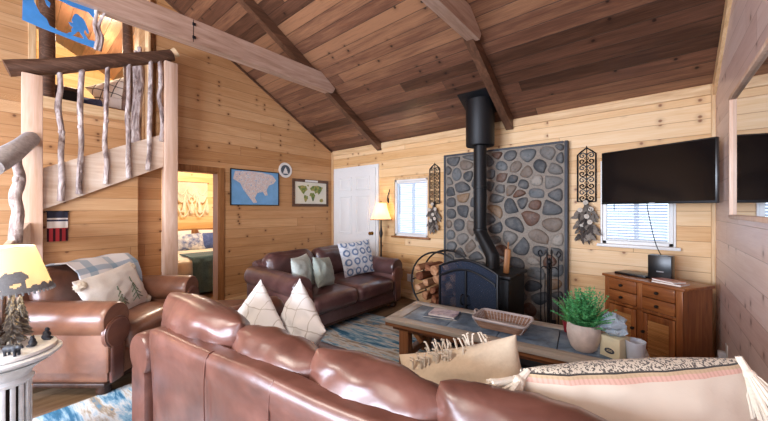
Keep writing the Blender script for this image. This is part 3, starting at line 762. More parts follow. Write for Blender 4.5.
# ------------------------------------------------------------------ river-stone wall behind the stove
t = NT('river_stone', .6, spec=.35)
isl = t.new('ShaderNodeNewGeometry').outputs['Random Per Island']; o_ = t.obj()
col = t.ramp(isl, [(0, '#4b4c4d'), (.14, '#66625d'), (.28, '#3c3e40'), (.4, '#7a7168'), (.5, '#545250'), (.6, '#6a5c50'), (.7, '#8d8479'), (.78, '#5c3f30'), (.84, '#5a5d5e'), (.93, '#80664c'), (1, '#424446')], 'CONSTANT')
n1 = t.noise(o_, 9, 5, .65); col = t.mix(t.sstep(n1, .4, .75, .0, .3), col, '#9a938a'); col = t.mix(t.sstep(t.noise(o_, 30, 4), .5, .7, 0., .4), col, '#2a2a2c')
t.set('Base Color', col); t.bump(t.noise(o_, 24, 5), .3, .01); M['stone'] = t.m
M['mortar'] = plain('mortar', '#857b70', .9, bump=.5, bs=60, var=.2)
M['slate'] = plain('slate_edge', '#3a3d44', .6, bump=.3, bs=12, var=.25)
sx0, sx1, szt = -2.296, -.756, 2.175
sw_ = thing('stone_wall', 'tall panel of rounded grey river stones set in mortar behind the wood stove', 'stone wall', ((sx0+sx1)/2, YB, 0))
wd = sx1-sx0
MB().bb((-wd/2, -.07, .0), (wd/2, -.001, szt), .004).build('mortar_bed', M['mortar'], sw_)
fr = MB(); fr.bb((-wd/2-.012, -.085, 0), (-wd/2+.015, -.0015, szt+.012), .006); fr.bb((wd/2-.02, -.085, 0), (wd/2+.012, -.0015, szt+.012), .006); fr.bb((-wd/2+.01, -.085, szt-.012), (wd/2-.03, -.0015, szt+.012), .006)
fr.build('slate_border', M['slate'], sw_)
rnd = random.Random(4)
xa, xb, za, zb = -wd/2+.015, wd/2-.02, .02, szt-.014
pts = []
for _ in range(9000):
    p = (rnd.uniform(xa, xb), rnd.uniform(za, zb)); rr = .125+.06*mnoise.noise(Vector((p[0]*2, p[1]*2, 3)))
    if all(((p[0]-q[0])/1.45)**2+(p[1]-q[1])**2 > rr*rr for q in pts): pts.append(p)
def clip(poly, nx, nz, c):
    out = []
    for i in range(len(poly)):
        a, b = poly[i-1], poly[i]; da = a[0]*nx+a[1]*nz-c; db = b[0]*nx+b[1]*nz-c
        if (da <= 0) != (db <= 0):
            k = da/(da-db); out.append((a[0]+(b[0]-a[0])*k, a[1]+(b[1]-a[1])*k))
        if db <= 0: out.append(b)
    return out
sm = MB()
for p in pts:
    poly = [(xa, za), (xb, za), (xb, zb), (xa, zb)]
    for q in pts:
        if q is p: continue
        nx, nz = q[0]-p[0], q[1]-p[1]
        if nx*nx+nz*nz > .2: continue
        poly = clip(poly, nx, nz, (nx*(p[0]+q[0])+nz*(p[1]+q[1]))/2)
        if not poly: break
    if len(poly) < 3: continue
    cx = sum(q[0] for q in poly)/len(poly); cz = sum(q[1] for q in poly)/len(poly)
    for _ in range(2):
        nq = []
        for i in range(len(poly)):
            a, b = poly[i], poly[(i+1) % len(poly)]
            nq += [(a[0]*.75+b[0]*.25, a[1]*.75+b[1]*.25), (a[0]*.25+b[0]*.75, a[1]*.25+b[1]*.75)]
        poly = nq
    g = .86+rnd.uniform(-.06, .03); h = rnd.uniform(.02, .036)
    rings = []
    for k, y in ((g, -.066), (g*.99, -.078), (g*.92, -.07-h*.62), (g*.75, -.07-h*.9), (g*.4, -.07-h)):
        rings.append([sm.bm.verts.new((cx+(q[0]-cx)*k, y+.006*mnoise.noise(Vector((q[0]*14, q[1]*14, k))), cz+(q[1]-cz)*k)) for q in poly])
    for A, B in zip(rings, rings[1:]):
        for i in range(len(poly)): sm.bm.faces.new((A[i], A[(i+1) % len(poly)], B[(i+1) % len(poly)], B[i]))
    sm.bm.faces.new(rings[-1]); sm.bm.faces.new(rings[0][::-1])
so_ = sm.build('stones', M['stone'], sw_, ang=75); so_['kind'] = 'stuff'
# hearth slab
he = MB(); he.bb((-2.30, 2.95, 0), (-.62, 4.02, .045), .012); o = he.build('hearth_slab', M['slate']); tag(o, 'low dark slate hearth slab under the wood stove', 'hearth')
# ------------------------------------------------------------------ wood stove with its pipe
ws = thing('wood_stove', 'black iron wood stove with tall black stovepipe before the stone wall', 'wood stove', (-1.42, 3.5, .045))
M['stove'] = plain('stove_black', '#141416', .5, .35, bump=.15, bs=90)
b = MB(); b.bb((-.3, -.26, .12), (.3, .25, .66), .02); b.build('body', M['stove'], ws)
MB().bb((-.325, -.285, .66), (.325, .275, .70), .012).build('top_plate', M['stove'], ws)
MB().bb((-.31, -.33, .1), (.31, -.24, .13), .01).build('ash_lip', M['stove'], ws)
for x in (-.24, .24):
    for y in (-.2, .19): MB().tube([(x, y, .13), (x*1.08, y*1.1, .05), (x*1.15, y*1.2, 0)], [.03, .024, .032], 10, 3).build('leg', M['stove'], ws)
d_ = MB(); d_.bb((-.2, -.285, .2), (.2, -.26, .6), .01); dd = d_.build('door', M['stove'], ws)
MB().bb((-.14, -.29, .28), (.14, -.284, .53), .002).build('glass', M['black_plastic'], dd)
MB().tube([(.17, -.29, .36), (.2, -.32, .37), (.23, -.34, .42)], [.01, .009, .012], 8, 3).build('handle', M['iron'], dd)
px, py = -1.65+1.42, 3.76-3.5
p = MB(); pts_ = [(.06, .05, .69), (.06, .05, .80), (.045, .05, .86), (px+.02, py, 1.10), (px, py, 1.16), (px, py, 2.1)]
p.tube(pts_[:3], .085, 20); 
p2 = MB(); p2.tube([(.0, .08, .69), (.0, .08, .83), (px, py, 1.10), (px, py, 1.5), (px, py, 2.25)], .078, 22)
p.bm.free(); so2 = p2.build('stovepipe', M['stove'], ws, ang=35)
for z, rr in ((1.10, .084), (1.62, .083)): MB().lathe([(rr-.01, 0), (rr, .005), (rr, .035), (rr-.01, .04)], 22, (px, py, z)).build('pipe_collar', M['stove'], so2)
MB().lathe([(0, 0), (.165, 0), (.17, .01), (.17, .56), (0, .56)], 28, (px, py, 2.15)).build('ceiling_shield', M['stove'], ws)
q = MB(); q.box((px, py, 2.687), (.44, .40, .012), (-math.atan(SL), 0, 0), .003); q.build('ceiling_plate', M['black'], ws)
# small bellows-like wooden piece standing on the stove
f = MB(); f.bb((-.03, -.02, 0), (.03, .02, .26), .015); f.tube([(0, 0, .26), (0, 0, .33)], .008, 8)
o = f.build('wooden_bellows', M['jamb']); o.location = (-1.19, 3.36, .745); o.rotation_euler = (0, R(4), R(20)); tag(o, 'small reddish wooden bellows standing on the stove beside the pipe', 'bellows')
# ------------------------------------------------------------------ arched fire screen
fs = thing('fire_screen', 'arched black iron fire screen with mesh doors in front of the stove', 'fire screen', (-1.50, 3.08, .045), R(-6))
hw, hs, ha = .34, .74, .84
def arc(hw, hs, ha, n=14): return [(hw*(1-2*i/n), 0, hs+(ha-hs)*math.sin(PI*i/n)) for i in range(n+1)]
f = MB(); f.tube([(hw, 0, .02)]+arc(hw, hs, ha)+[(-hw, 0, .02)], .014, 8); f.tube([(-hw, 0, .06), (hw, 0, .06)], .012, 8); f.build('frame', M['black'], fs)
f = MB(); f.tube([(hw-.02, -.012, hs-.12+.0)]+[(x*.94, -.012, z-.10) for x, y, z in arc(hw, hs, ha)], .011, 8); f.tube([(0, -.014, .06), (0, -.014, ha-.11)], .012, 8); f.build('crossbars', M['black'], fs)
ms = NT('screen_mesh', .85, '#202c40', metal=.0); o_ = ms.obj(); x, y, z = ms.sep(o_)  # blue in the mesh colour stands in for a reflection
g = ms.m_('MAXIMUM', ms.m_('FRACT', ms.m_('MULTIPLY', x, 150)), ms.m_('FRACT', ms.m_('MULTIPLY', z, 150))); ms.set('Alpha', ms.sstep(g, .62, .74, .2, 1.)); M['mesh'] = ms.m
f = MB(); f.prism([(x_, z_) for x_, _, z_ in [(hw, 0, .06)]+arc(hw, hs, ha)+[(-hw, 0, .06)]], .004, Matrix(((1, 0, 0, 0), (0, 0, 1, .0), (0, 1, 0, 0), (0, 0, 0, 1)))); f.build('mesh', M['mesh'], fs, smooth=False)
for s in (-1, 1):
    f = MB(); f.tube([(s*.03, -.02, .38), (s*.035, -.05, .39), (s*.035, -.05, .47), (s*.03, -.02, .48)], .007, 8, 2); f.build('door_handle', M['black'], fs)
    f = MB(); f.tube([(s*hw, -.16, 0), (s*hw, -.02, .05), (s*hw, .1, 0)], .013, 8, 3); f.build('foot', M['black'], fs)
for s, rays in ((-1, [(20, .16), (50, .2), (80, .2), (110, .15), (140, .13)]), (1, [(40, .13), (70, .17), (100, .19), (130, .2), (160, .16)])):
    f = MB()
    for a, L in rays:
        c = Vector((s*.1, -.022, .08)); d = Vector((math.cos(R(a)), 0, math.sin(R(a)))); f.tube([c, c+d*L*.6+Vector((0, 0, .02)), c+d*L], [.007, .006, .003], 6, 3)
    f.build('branch_motif', M['black'], fs)
# ------------------------------------------------------------------ round log rack with split logs
lr = thing('log_rack', 'round black iron log hoop filled with split firewood beside the stove', 'log rack', (-2.14, 3.70, 0))
rr = .40; zc = .46
for y in (-.14, .14):
    f = MB(); f.tube([(rr*math.cos(2*PI*k/40), y, zc+rr*math.sin(2*PI*k/40)) for k in range(40)], .012, 8, closed=True); f.build('hoop', M['black'], lr)
for a in (-150, -120, -60, -30, 0, 180, 90):
    f = MB(); f.tube([(rr*math.cos(R(a)), -.14, zc+rr*math.sin(R(a))), (rr*math.cos(R(a)), .14, zc+rr*math.sin(R(a)))], .009, 8); f.build('tie_rod', M['black'], lr)
for x in (-.2, .2):
    f = MB(); f.tube([(x, -.17, .012), (x, .17, .012)], .012, 8); f.tube([(x, -.14, .012), (x, -.14, .115)], .01, 8); f.tube([(x, .14, .012), (x, .14, .115)], .01, 8); f.build('foot', M['black'], lr)
t = NT('split_wood', .85, spec=.2); o_ = t.obj(); oi = t.new('ShaderNodeObjectInfo').outputs['Random']
v = t.ramp(t.m_('ADD', t.m_('MULTIPLY', t.noise(t.scale(o_, 30, 3, 30), 1, 4), .7), t.m_('MULTIPLY', oi, .4)), [(.3, '#5e3626'), (.48, '#8f5c42'), (.62, '#b98864'), (.8, '#d2ab88')])
yy = t.m_('ABSOLUTE', t.sep(o_)[1]); 
t.set('Base Color', v); t.bump(t.noise(o_, 30, 4), .4, .006); M['split'] = t.m
M['bark'] = plain('bark', '#3d2a20', .9, bump=.8, bs=25, var=.35)
def log_shape(kind, s, L, seed):
    rnd = random.Random(seed)
    if kind == 0: P = [(0, -s*.8)]+[(s*1.1*math.cos(R(a)), -s*.8+s*1.5*math.sin(R(a))) for a in (40, 60, 80, 100, 120, 140)]
    elif kind == 1: P = [(-s*.8, -s*.6), (s*.8, -s*.5), (s*.7, s*.4), (s*.2, s*.75), (-s*.5, s*.6)]
    else: P = [(s*math.cos(2*PI*k/10), s*.9*math.sin(2*PI*k/10)) for k in range(10)]
    P = [(x+rnd.uniform(-.1, .1)*s, z+rnd.uniform(-.1, .1)*s) for x, z in P]
    return MB().prism(P, L, Matrix(((1, 0, 0, 0), (0, 0, -1, L/2), (0, 1, 0, 0), (0, 0, 0, 1))), bev=.005)
rnd = random.Random(21); lp = []
for _ in range(6000):
    a = rnd.uniform(0, 2*PI); r_ = (rr-.075)*math.sqrt(rnd.random()); x, z = r_*math.cos(a), r_*math.sin(a)
    if z > .25+.05*math.sin(x*9): continue
    if all((x-q[0])**2+(z-q[1])**2 > .0118 for q in lp): lp.append((x, z))
protos = []
for i, (x, z) in enumerate(lp):
    if i < 3:
        o = log_shape(i % 3, .066, .36, i).build('firewood_log', M['split'], ang=30); protos.append(o)
        tag(o, 'split firewood log stacked in the round iron hoop', 'log', 'split logs in the round iron hoop')
    else:
        o = protos[i % 3].copy(); C.objects.link(o)
    o.location = (-2.14+x, 3.70+rnd.uniform(-.03, .03), zc+z); o.rotation_euler = (0, rnd.uniform(0, 6.28), 0)
# ------------------------------------------------------------------ fire tools
ft = thing('fire_tool_set', 'black iron fireplace tool set on a stand right of the stove', 'fire tools', (-.86, 3.72, .045))
f = MB(); f.lathe([(0, 0), (.11, 0), (.11, .012), (.03, .03), (.014, .05), (.012, .78), (.03, .80), (.03, .82), (0, .86)], 20); f.build('stand', M['black'], ft)
f = MB(); 
for a in range(4): f.tube([(0, 0, .74), (.05*math.cos(a*PI/2), .05*math.sin(a*PI/2), .76), (.08*math.cos(a*PI/2), .08*math.sin(a*PI/2), .74)], .006, 6, 3)
f.build('hook_arms', M['black'], ft)
for i, nm in enumerate(('poker', 'shovel', 'brush', 'tongs')):
    a = i*PI/2; x, y = .085*math.cos(a), .085*math.sin(a); f = MB()
    f.tube([(x, y, .16), (x, y, .72), (x*1.02, y*1.02, .86)], [.006, .006, .007], 8)
    f.tube([(x*1.02, y*1.02, .86), (x*1.3, y*1.3, .90), (x*1.02, y*1.02, .93), (x*.8, y*.8, .89)], .008, 6, 3)
    if nm == 'shovel': f.box((x*1.05, y, .10), (.09, .012, .15), (0, 0, .3), .004)
    if nm == 'brush': f.lathe([(.02, .0), (.045, .02), (.03, .13), (.012, .16), (0, .17)], 12, (x, y, .02))
    if nm == 'poker': f.tube([(x, y, .2), (x, y, .06), (x+.03, y, .04)], .006, 6)
    if nm == 'tongs': f.tube([(x-.02, y, .7), (x-.025, y, .3), (x-.005, y, .05)], .005, 6, 3); f.tube([(x+.02, y, .7), (x+.025, y, .3), (x+.005, y, .05)], .005, 6, 3)
    f.build(nm, M['black'], ft)
# ------------------------------------------------------------------ iron scroll panels with dried flowers
M['dried'] = fabric('dried_leaf', '#4c443e', '#8d8378', 40); M['bloom'] = fabric('pale_bloom', '#b6ab9c', '#ddd4c8', 60); M['darkleaf'] = fabric('dark_leaf', '#2c2826', '#544a44', 40)
def scroll_panel(x, label, seed):
    t = thing('wall_scroll_panel', label, 'wall ornament', (x, YB-.012, 1.12)); rnd = random.Random(seed)
    W_, z0, z1 = .085, .38, .96
    f = MB(); f.tube([(-W_, 0, z0), (-W_, 0, z1-.06), (-W_*.6, 0, z1-.03), (0, 0, z1+.01), (W_*.6, 0, z1-.03), (W_, 0, z1-.06), (W_, 0, z0)], .0085, 6); f.tube([(-W_, 0, z0), (W_, 0, z0)], .006, 6); f.tube([(0, 0, z0), (0, 0, z1+.03)], .004, 6); f.build('panel_frame', M['black'], t)
    f = MB()
    for k in range(4):
        zc_ = z0+.07+k*.135
        for s in (-1, 1):
            for dz in (-1, 1):
                pts = []
                for i in range(13):
                    a = i/12*2.6*PI; r_ = .036*(1-i/14); pts.append((s*(.040+r_*math.cos(a+PI)), 0, zc_+dz*(.032-.0+r_*math.sin(a)*1)))
                f.tube(pts, .006, 5)
        f.tube([(-.02, 0, zc_), (0, 0, zc_+.025), (.02, 0, zc_), (0, 0, zc_-.025)], .004, 5, closed=True)
    f.build('scrollwork', M['black'], t)
    f = MB()
    for k in range(60):
        z = rnd.uniform(.02, .36); w_ = .075*math.sin(PI*min(1, (z+.06)/.46)); x_ = rnd.uniform(-1, 1)*w_; a = rnd.uniform(-.7, .7)+(x_/.1)
        L = rnd.uniform(.06, .11); hw = L*.22
        P = [(0, 0), (hw, L*.4), (hw*.6, L*.8), (0, L), (-hw*.6, L*.8), (-hw, L*.4)]
        f.prism(P, .003, Matrix.Translation((x_, -.03-rnd.random()*.03, z)) @ Euler((R(90)+rnd.uniform(-.4, .4), 0, 0)).to_matrix().to_4x4() @ Matrix.Rotation(PI+a, 4, 'Z'))
    f.build('dried_leaves', M['dried'], t)
    f = MB()
    for k in range(34):
        z = rnd.uniform(-.03, .3); x_ = rnd.uniform(-.05, .05)*(1+z); L = .08
        P = [(0, 0), (.014, .03), (.008, .06), (0, L), (-.008, .06), (-.014, .03)]
        f.prism(P, .003, Matrix.Translation((x_, -.045-rnd.random()*.03, z)) @ Euler((R(90), 0, 0)).to_matrix().to_4x4() @ Matrix.Rotation(PI+rnd.uniform(-.8, .8), 4, 'Z'))
    f.build('dark_leaves', M['darkleaf'], t)
    for k, (x_, z) in enumerate(((0, .37), (-.05, .29), (.05, .30), (.01, .22), (-.03, .13), (.04, .16))):
        f = MB(); 
        for j in range(9):
            a = 2*PI*j/9; f.puff((x_+.017*math.cos(a), -.07, z+.017*math.sin(a)), (.018, .01, .018), .006, 2)
        f.ball((x_, -.075, z), .010, 8); f.build('flower', M['bloom'], t)
    f = MB(); f.tube([(0, -.02, .40), (0, -.035, .2), (0, -.02, 0)], .02, 8, 3); f.build('stem_bundle', M['darkleaf'], t)
scroll_panel(-2.50, 'black iron scroll panel with dried flowers, left of the stone wall', 3)
scroll_panel(-.575, 'black iron scroll panel with dried flowers, right of the stone wall', 5)
# ------------------------------------------------------------------ floor lamp
M['shade'] = None
t = NT('lamp_shade_cloth', .8, '#f8ecd2', spec=.1); tr = t.new('ShaderNodeBsdfTranslucent'); tr.inputs[0].default_value = lin('#fff3dc'); mx = t.new('ShaderNodeMixShader'); mx.inputs[0].default_value = .6
t.l.new(t.b.outputs[0], mx.inputs[1]); t.l.new(tr.outputs[0], mx.inputs[2]); t.l.new(mx.outputs[0], t.n['Material Output'].inputs[0]); M['shade'] = t.m
FL = Vector((-3.42, 3.93, 0))
fl = thing('floor_lamp', 'lit floor lamp with cream bell shade behind the loveseat', 'floor lamp', FL)
MB().lathe([(0, 0), (.14, 0), (.145, .012), (.1, .03), (.03, .05), (.02, .07), (0, .07)], 24).build('base', M['iron'], fl)
MB().lathe([(.014, .05), (.014, .5), (.022, .52), (.014, .55), (.014, .95), (.024, .98), (.032, 1.03), (.02, 1.08), (.014, 1.12), (.012, 1.24), (0, 1.24)], 16).build('pole', M['iron'], fl)
prof = [(.175, 1.25), (.150, 1.29), (.125, 1.36), (.10, 1.44), (.085, 1.52)]
f = MB(); f.lathe(prof+[(r-.003, z) for r, z in prof[::-1]], 32, (0, 0, 0), .015, 16)
f.bm.faces.ensure_lookup_table(); bmesh.ops.delete(f.bm, geom=[q for q in f.bm.faces if len(q.verts) > 4], context='FACES'); f.build('lamp_shade', M['shade'], fl)
MB().lathe([(.177, 0), (.18, .004), (.177, .012), (.172, .006)], 32, (0, 0, 1.243)).build('shade_trim', M['jamb'], fl)
f = MB(); f.tube([(0, 0, 1.23), (.05, 0, 1.30), (.045, 0, 1.42), (0, 0, 1.5), (-.045, 0, 1.42), (-.05, 0, 1.30), (0, 0, 1.23)], .003, 6, 3); f.lathe([(0, 0), (.01, .01), (.006, .03), (0, .04)], 10, (0, 0, 1.52)); f.build('harp', M['brass'], fl)
bulb = NT('bulb', .5, '#fff2d8'); bulb.set('Emission Color', lin('#ffecd0')); bulb.set('Emission Strength', 4.); M['bulb'] = bulb.m
MB().ball((0, 0, 1.33), .03, 12).build('bulb', M['bulb'], fl)
f = MB(); f.tube([(.0, 0, .0), (.0, -.03, .0), (0, -.035, .03), (.012, -.03, .10), (.03, -.018, .17), (.02, -.01, .2)], [.008, .008, .008, .008, .007, .004], 8, 4); f.bb((-.012, -.006, -.03), (.012, 0, .05), .003)
o = f.build('wall_hook', M['iron']); o.location = (-3.40, YB, 1.55); tag(o, 'curved dark iron hook on the wall above the floor lamp', 'hook')
# ------------------------------------------------------------------ coffee table
TR = R(8.5); TO = Vector((-1.834, 2.155, 0))
def ontable(x, y, z=.45): return TO+Matrix.Rotation(TR, 3, 'Z') @ Vector((x, y, z))
M['ctop'] = wood('grey_board', ['#8e867c', '#b3aca2', '#cfc9bf'], 'X', .35, .8)
M['ctopy'] = wood('grey_board_y', ['#8e867c', '#b3aca2', '#cfc9bf'], 'Y', .35, .8)
M['cwood'] = wood('table_wood', ['#5e3a22', '#86583a', '#a87a54'], 'X', .4, .8)
M['cleg'] = wood('table_leg_wood', ['#5e3a22', '#8a5a38', '#ac7c52'], 'Z', .4, .8)
t = NT('slate_tile', .35, spec=.45); o_ = t.obj(); g = t.noise(o_, 7, 6, .65, .5)
t.set('Base Color', t.ramp(g, [(.35, '#45566a'), (.5, '#687e96'), (.65, '#8c9eae')])); t.bump(g, .3, .006); M['slatetile'] = t.m
ct = thing('coffee_table', 'long wooden coffee table with grey board rim and blue slate inset', 'coffee table', TO, TR)
TL, TW = 1.87, .64
for ya_ in (0, TW-.1): MB().bb((0, ya_, .415), (TL, ya_+.1, .45), .004).build('rim_board', M['ctop'], ct)
for xa_ in (0, TL-.12): MB().bb((xa_, .1, .415), (xa_+.12, TW-.1, .45), .004).build('end_board', M['ctopy'], ct)
f = MB(); n = 4
for i in range(n): x0 = .12+(TL-.24)*i/n; f.bb((x0+.003, .103, .41), (x0+(TL-.24)/n-.003, TW-.103, .446), .004)
f.build('slate_inset', M['slatetile'], ct)
f = MB(); f.bb((.0, .012, .385), (TL, .03, .415)); f.bb((.012, .03, .385), (.03, TW-.03, .415)); f.bb((TL-.03, .03, .385), (TL-.012, TW-.03, .415)); f.bb((0, TW-.03, .385), (TL, TW-.012, .415)); f.bb((.05, .06, .345), (TL-.05, .1, .415), .003); f.bb((.05, TW-.1, .345), (TL-.05, TW-.06, .415), .003); f.build('apron', M['cwood'], ct)
for x in (.16, TL-.16):
    for y in (.10, TW-.10): MB().bb((x-.045, y-.045, .0), (x+.045, y+.045, .41), .006).build('leg', M['cleg'], ct)
f = MB()
for x, s in ((.205, 1), (TL-.205, -1)): f.box((x+s*.055, .10, .33), (.17, .035, .035), (0, s*R(-45)*-1, 0), .003)
f.build('brace', M['cleg'], ct)
f = MB(); f.bb((.16-.03, .1, .09), (.16+.03, TW-.1, .15), .004); f.build('stretcher', M['cleg'], ct); MB().bb((TL-.19, .1, .09), (TL-.13, TW-.1, .15), .004).build('stretcher', M['cleg'], ct)
# magazine and book
M['paper'] = plain('paper_edge', '#e6e2da', .7, var=.03)
def cover(name, cols, sc):
    t = NT(name, .3, spec=.4); o_ = t.obj(); g = t.noise(o_, sc, 3, .6); t.set('Base Color', t.ramp(g, [(.3+.4*i/(len(cols)-1), c) for i, c in enumerate(cols)])); return t.m
p = ontable(.40, .36)
mg = thing('magazine', 'dark blue glossy magazine lying under the pale book on the table', 'magazine', p, TR+R(10))
MB().bb((-.15, -.12, 0), (.15, .12, .007), .001).build('pages', M['paper'], mg); MB().bb((-.152, -.122, .007), (.152, .122, .0085)).build('cover', cover('magazine_cover', ['#24384f', '#39526d', '#6a7f95'], 8), mg)
bk = thing('book', 'pale lilac covered book lying on the left end of the coffee table', 'book', p+Vector((.02, .0, .0086)), TR+R(4))
MB().bb((-.115, -.085, .002), (.112, .085, .014)).build('pages', M['paper'], bk); f = MB(); f.bb((-.12, -.09, .014), (.118, .09, .017)); f.bb((-.12, -.09, 0), (.118, .09, .002)); f.bb((-.12, -.09, .002), (-.116, .09, .014)); f.build('cover', cover('book_cover', ['#8d7f95', '#c8bccb', '#e2dce2', '#a793b0'], 14), bk)
# wicker basket
M['wicker'] = wood('wicker', ['#6a4a38', '#94705a', '#b69a86'], 'X', .6, 2); M['wickerl'] = wood('pale_wicker', ['#8d8482', '#b8aeac', '#d4ccc8'], 'X', .6, 2)
bp = ontable(.94, .315); bs = thing('wicker_basket', 'shallow rectangular wicker basket tray in the middle of the coffee table', 'basket', bp, TR-R(4)); bs.scale = (.86, .86, .9)
def rr_path(w, d, r, z, n=6):
    P = []
    for cx, cy, a0 in ((w-r, d-r, 0), (-w+r, d-r, 90), (-w+r, -d+r, 180), (w-r, -d+r, 270)):
        for k in range(n): a = R(a0+90*k/(n-1)); P.append((cx+r*math.cos(a), cy+r*math.sin(a), z))
    return P
f = MB()
for i in range(7):
    z = .01+i*.0115; k = i/6; P = rr_path(.195+.04*k, .125+.035*k, .05, z); P = [(x+(.004 if j % 2 == i % 2 else -.004)*(1 if x > 0 else -1), y, z_) for j, (x, y, z_) in enumerate(P)]
    f.tube(P, .0062, 6, closed=True)
f.build('woven_side', M['wicker'], bs)
f = MB(); f.tube(rr_path(.243, .168, .05, .092), .010, 8, closed=True); f.tube(rr_path(.238, .163, .05, .082), .007, 8, closed=True); f.build('rim', M['wickerl'], bs)
f = MB()
for i in range(15): x = -.19+.38*i/14; f.tube([(x*1.22, -.155, .085), (x, -.12, .012), (x, .12, .012), (x*1.22, .155, .085)], .004, 5)
for i in range(9): y = -.12+.24*i/8; f.tube([(-.228, y*1.25, .085), (-.19, y, .016), (.19, y, .016), (.228, y*1.25, .085)], .004, 5)
f.build('woven_base', M['wickerl'], bs)
f = MB()
for s in (-1, 1): f.tube([(s*.235, -.05, .09), (s*.26, -.03, .115), (s*.265, 0, .12), (s*.26, .03, .115), (s*.235, .05, .09)], .007, 6, 3)
f.build('handles', M['wickerl'], bs)
# fern in stone pot
M['pot'] = plain('whitewashed_pot', '#cbbcb2', .8, bump=.3, bs=14, var=.18); M['soil'] = plain('soil', '#2c211a', .95, bump=.8, bs=60)
M['green'] = plain('fern_green', '#4f9a5c', .5, bs=30, var=.4); M['green2'] = plain('grass_green', '#5f9a48', .5, bs=30, var=.3)
pp = ontable(1.50, .19)
pf = thing('potted_fern', 'bushy green fern in a rounded whitewashed pot on the coffee table', 'plant', pp); pf.scale = (.92, .92, .97)
MB().lathe([(0, 0), (.065, 0), (.085, .02), (.105, .08), (.112, .13), (.108, .175), (.098, .19), (.09, .185), (.098, .17), (.1, .14), (0, .14)], 32).build('pot', M['pot'], pf)
MB().lathe([(0, .0), (.096, 0), (0, .02)], 20, (0, 0, .15)).build('soil', M['soil'], pf)
f = MB(); rnd = random.Random(9)
for k in range(150):
    a = rnd.uniform(0, 2*PI); el = rnd.uniform(.55, 1.5); L = rnd.uniform(.17, .30)*(.8+.25*math.sin(el)); d = Vector((math.cos(a)*math.cos(el), math.sin(a)*math.cos(el), math.sin(el)))
    base = Vector((rnd.uniform(-.05, .05), rnd.uniform(-.05, .05), .16)); pts = [base+d*L*s+Vector((0, 0, -.05*s*s*math.cos(el))) for s in (0, .33, .66, 1)]
    f.tube(pts, [.0022, .002, .0016, .001], 4)
    side = d.cross(Vector((0, 0, 1))); side.normalize()
    for j in range(10):
        s = .2+.8*j/10; p = base+d*L*s+Vector((0, 0, -.05*s*s*math.cos(el))); ll = .042*(1-s*.6)
        for sg in (-1, 1):
            dd = (side*sg+d*.7+Vector((rnd.uniform(-.3, .3), rnd.uniform(-.3, .3), rnd.uniform(-.2, .3)))).normalized(); w = dd.cross(Vector((rnd.uniform(-1, 1), rnd.uniform(-1, 1), 1))).normalized()*.0055
            vs = [f.bm.verts.new(p), f.bm.verts.new(p+dd*ll*.5+w), f.bm.verts.new(p+dd*ll), f.bm.verts.new(p+dd*ll*.5-w)]; f.bm.faces.new(vs)
f.build('foliage', M['green'], pf, smooth=False)
# red pot with grass
rp = thing('grass_plant', 'thin grassy plant in a small dark red pot beside the fern', 'plant', ontable(1.40, .50))
M['redpot'] = plain('red_glaze', '#8c2430', .3)
MB().lathe([(0, 0), (.03, 0), (.042, .08), (.044, .085), (.038, .085), (.036, .07), (0, .07)], 20).build('pot', M['redpot'], rp)
f = MB(); rnd = random.Random(3)
for k in range(36):
    a = rnd.uniform(0, 2*PI); s = rnd.uniform(.02, .07); L = rnd.uniform(.1, .2); f.tube([(0.01*math.cos(a), .01*math.sin(a), .07), (s*.5*math.cos(a), s*.5*math.sin(a), .07+L*.6), (s*1.4*math.cos(a), s*1.4*math.sin(a), .07+L)], [.003, .003, .001], 4, 3)
f.build('blades', M['green2'], rp)
# tissue box
M['tbox'] = plain('cream_card', '#d8cfae', .6, var=.04); M['seal'] = plain('navy_print', '#2b3444', .6)
tb = thing('tissue_box', 'cream cube tissue box with an oval navy seal and a bluish tissue', 'tissue box', ontable(1.675, .185), TR+R(-32))
MB().bb((-.06, -.06, 0), (.06, .06, .135), .003).build('box', M['tbox'], tb)
f = MB(); Mx = Matrix(((1, 0, 0, .0), (0, 0, 1, -.0615), (0, 1, 0, .045), (0, 0, 0, 1))); f.prism([(.030*math.cos(2*PI*k/24), .018*math.sin(2*PI*k/24)) for k in range(24)], .0012, Mx)
sl = f.build('oval_seal', M['seal'], tb)
f = MB(); 
for zz in (.006, -.002): f.bb((-.017, -.0622, .045+zz-.0015), (.017, -.0612, .045+zz+.0015))
f.build('seal_lettering', M['tbox'], sl)
t = NT('blue_tissue', .25, '#cfe0ee', spec=.6); t.set('Transmission Weight', .35); t.set('IOR', 1.2); t.bump(t.noise(t.obj(), 22, 4, .7, 1.5), .9, .02); M['tissue'] = t.m
MB().ball((-.02, .01, .20), .078, 16, (1.1, 1, .95), .45, 2.6, 4).build('tissue', M['tissue'], tb)
t = NT('frosted_plastic', .35, '#dfe4ee', spec=.5); t.set('Transmission Weight', .3); M['frost'] = t.m
MB().lathe([(0, 0), (.042, 0), (.045, .004), (.054, .125), (.056, .13), (.052, .13), (.043, .01), (0, .008)], 32).build('cup', M['frost']); o = C.objects['cup']; o.location = ontable(1.78, .17); o.name = 'frosted_cup'; tag(o, 'white frosted plastic cup at the right end of the coffee table', 'cup')
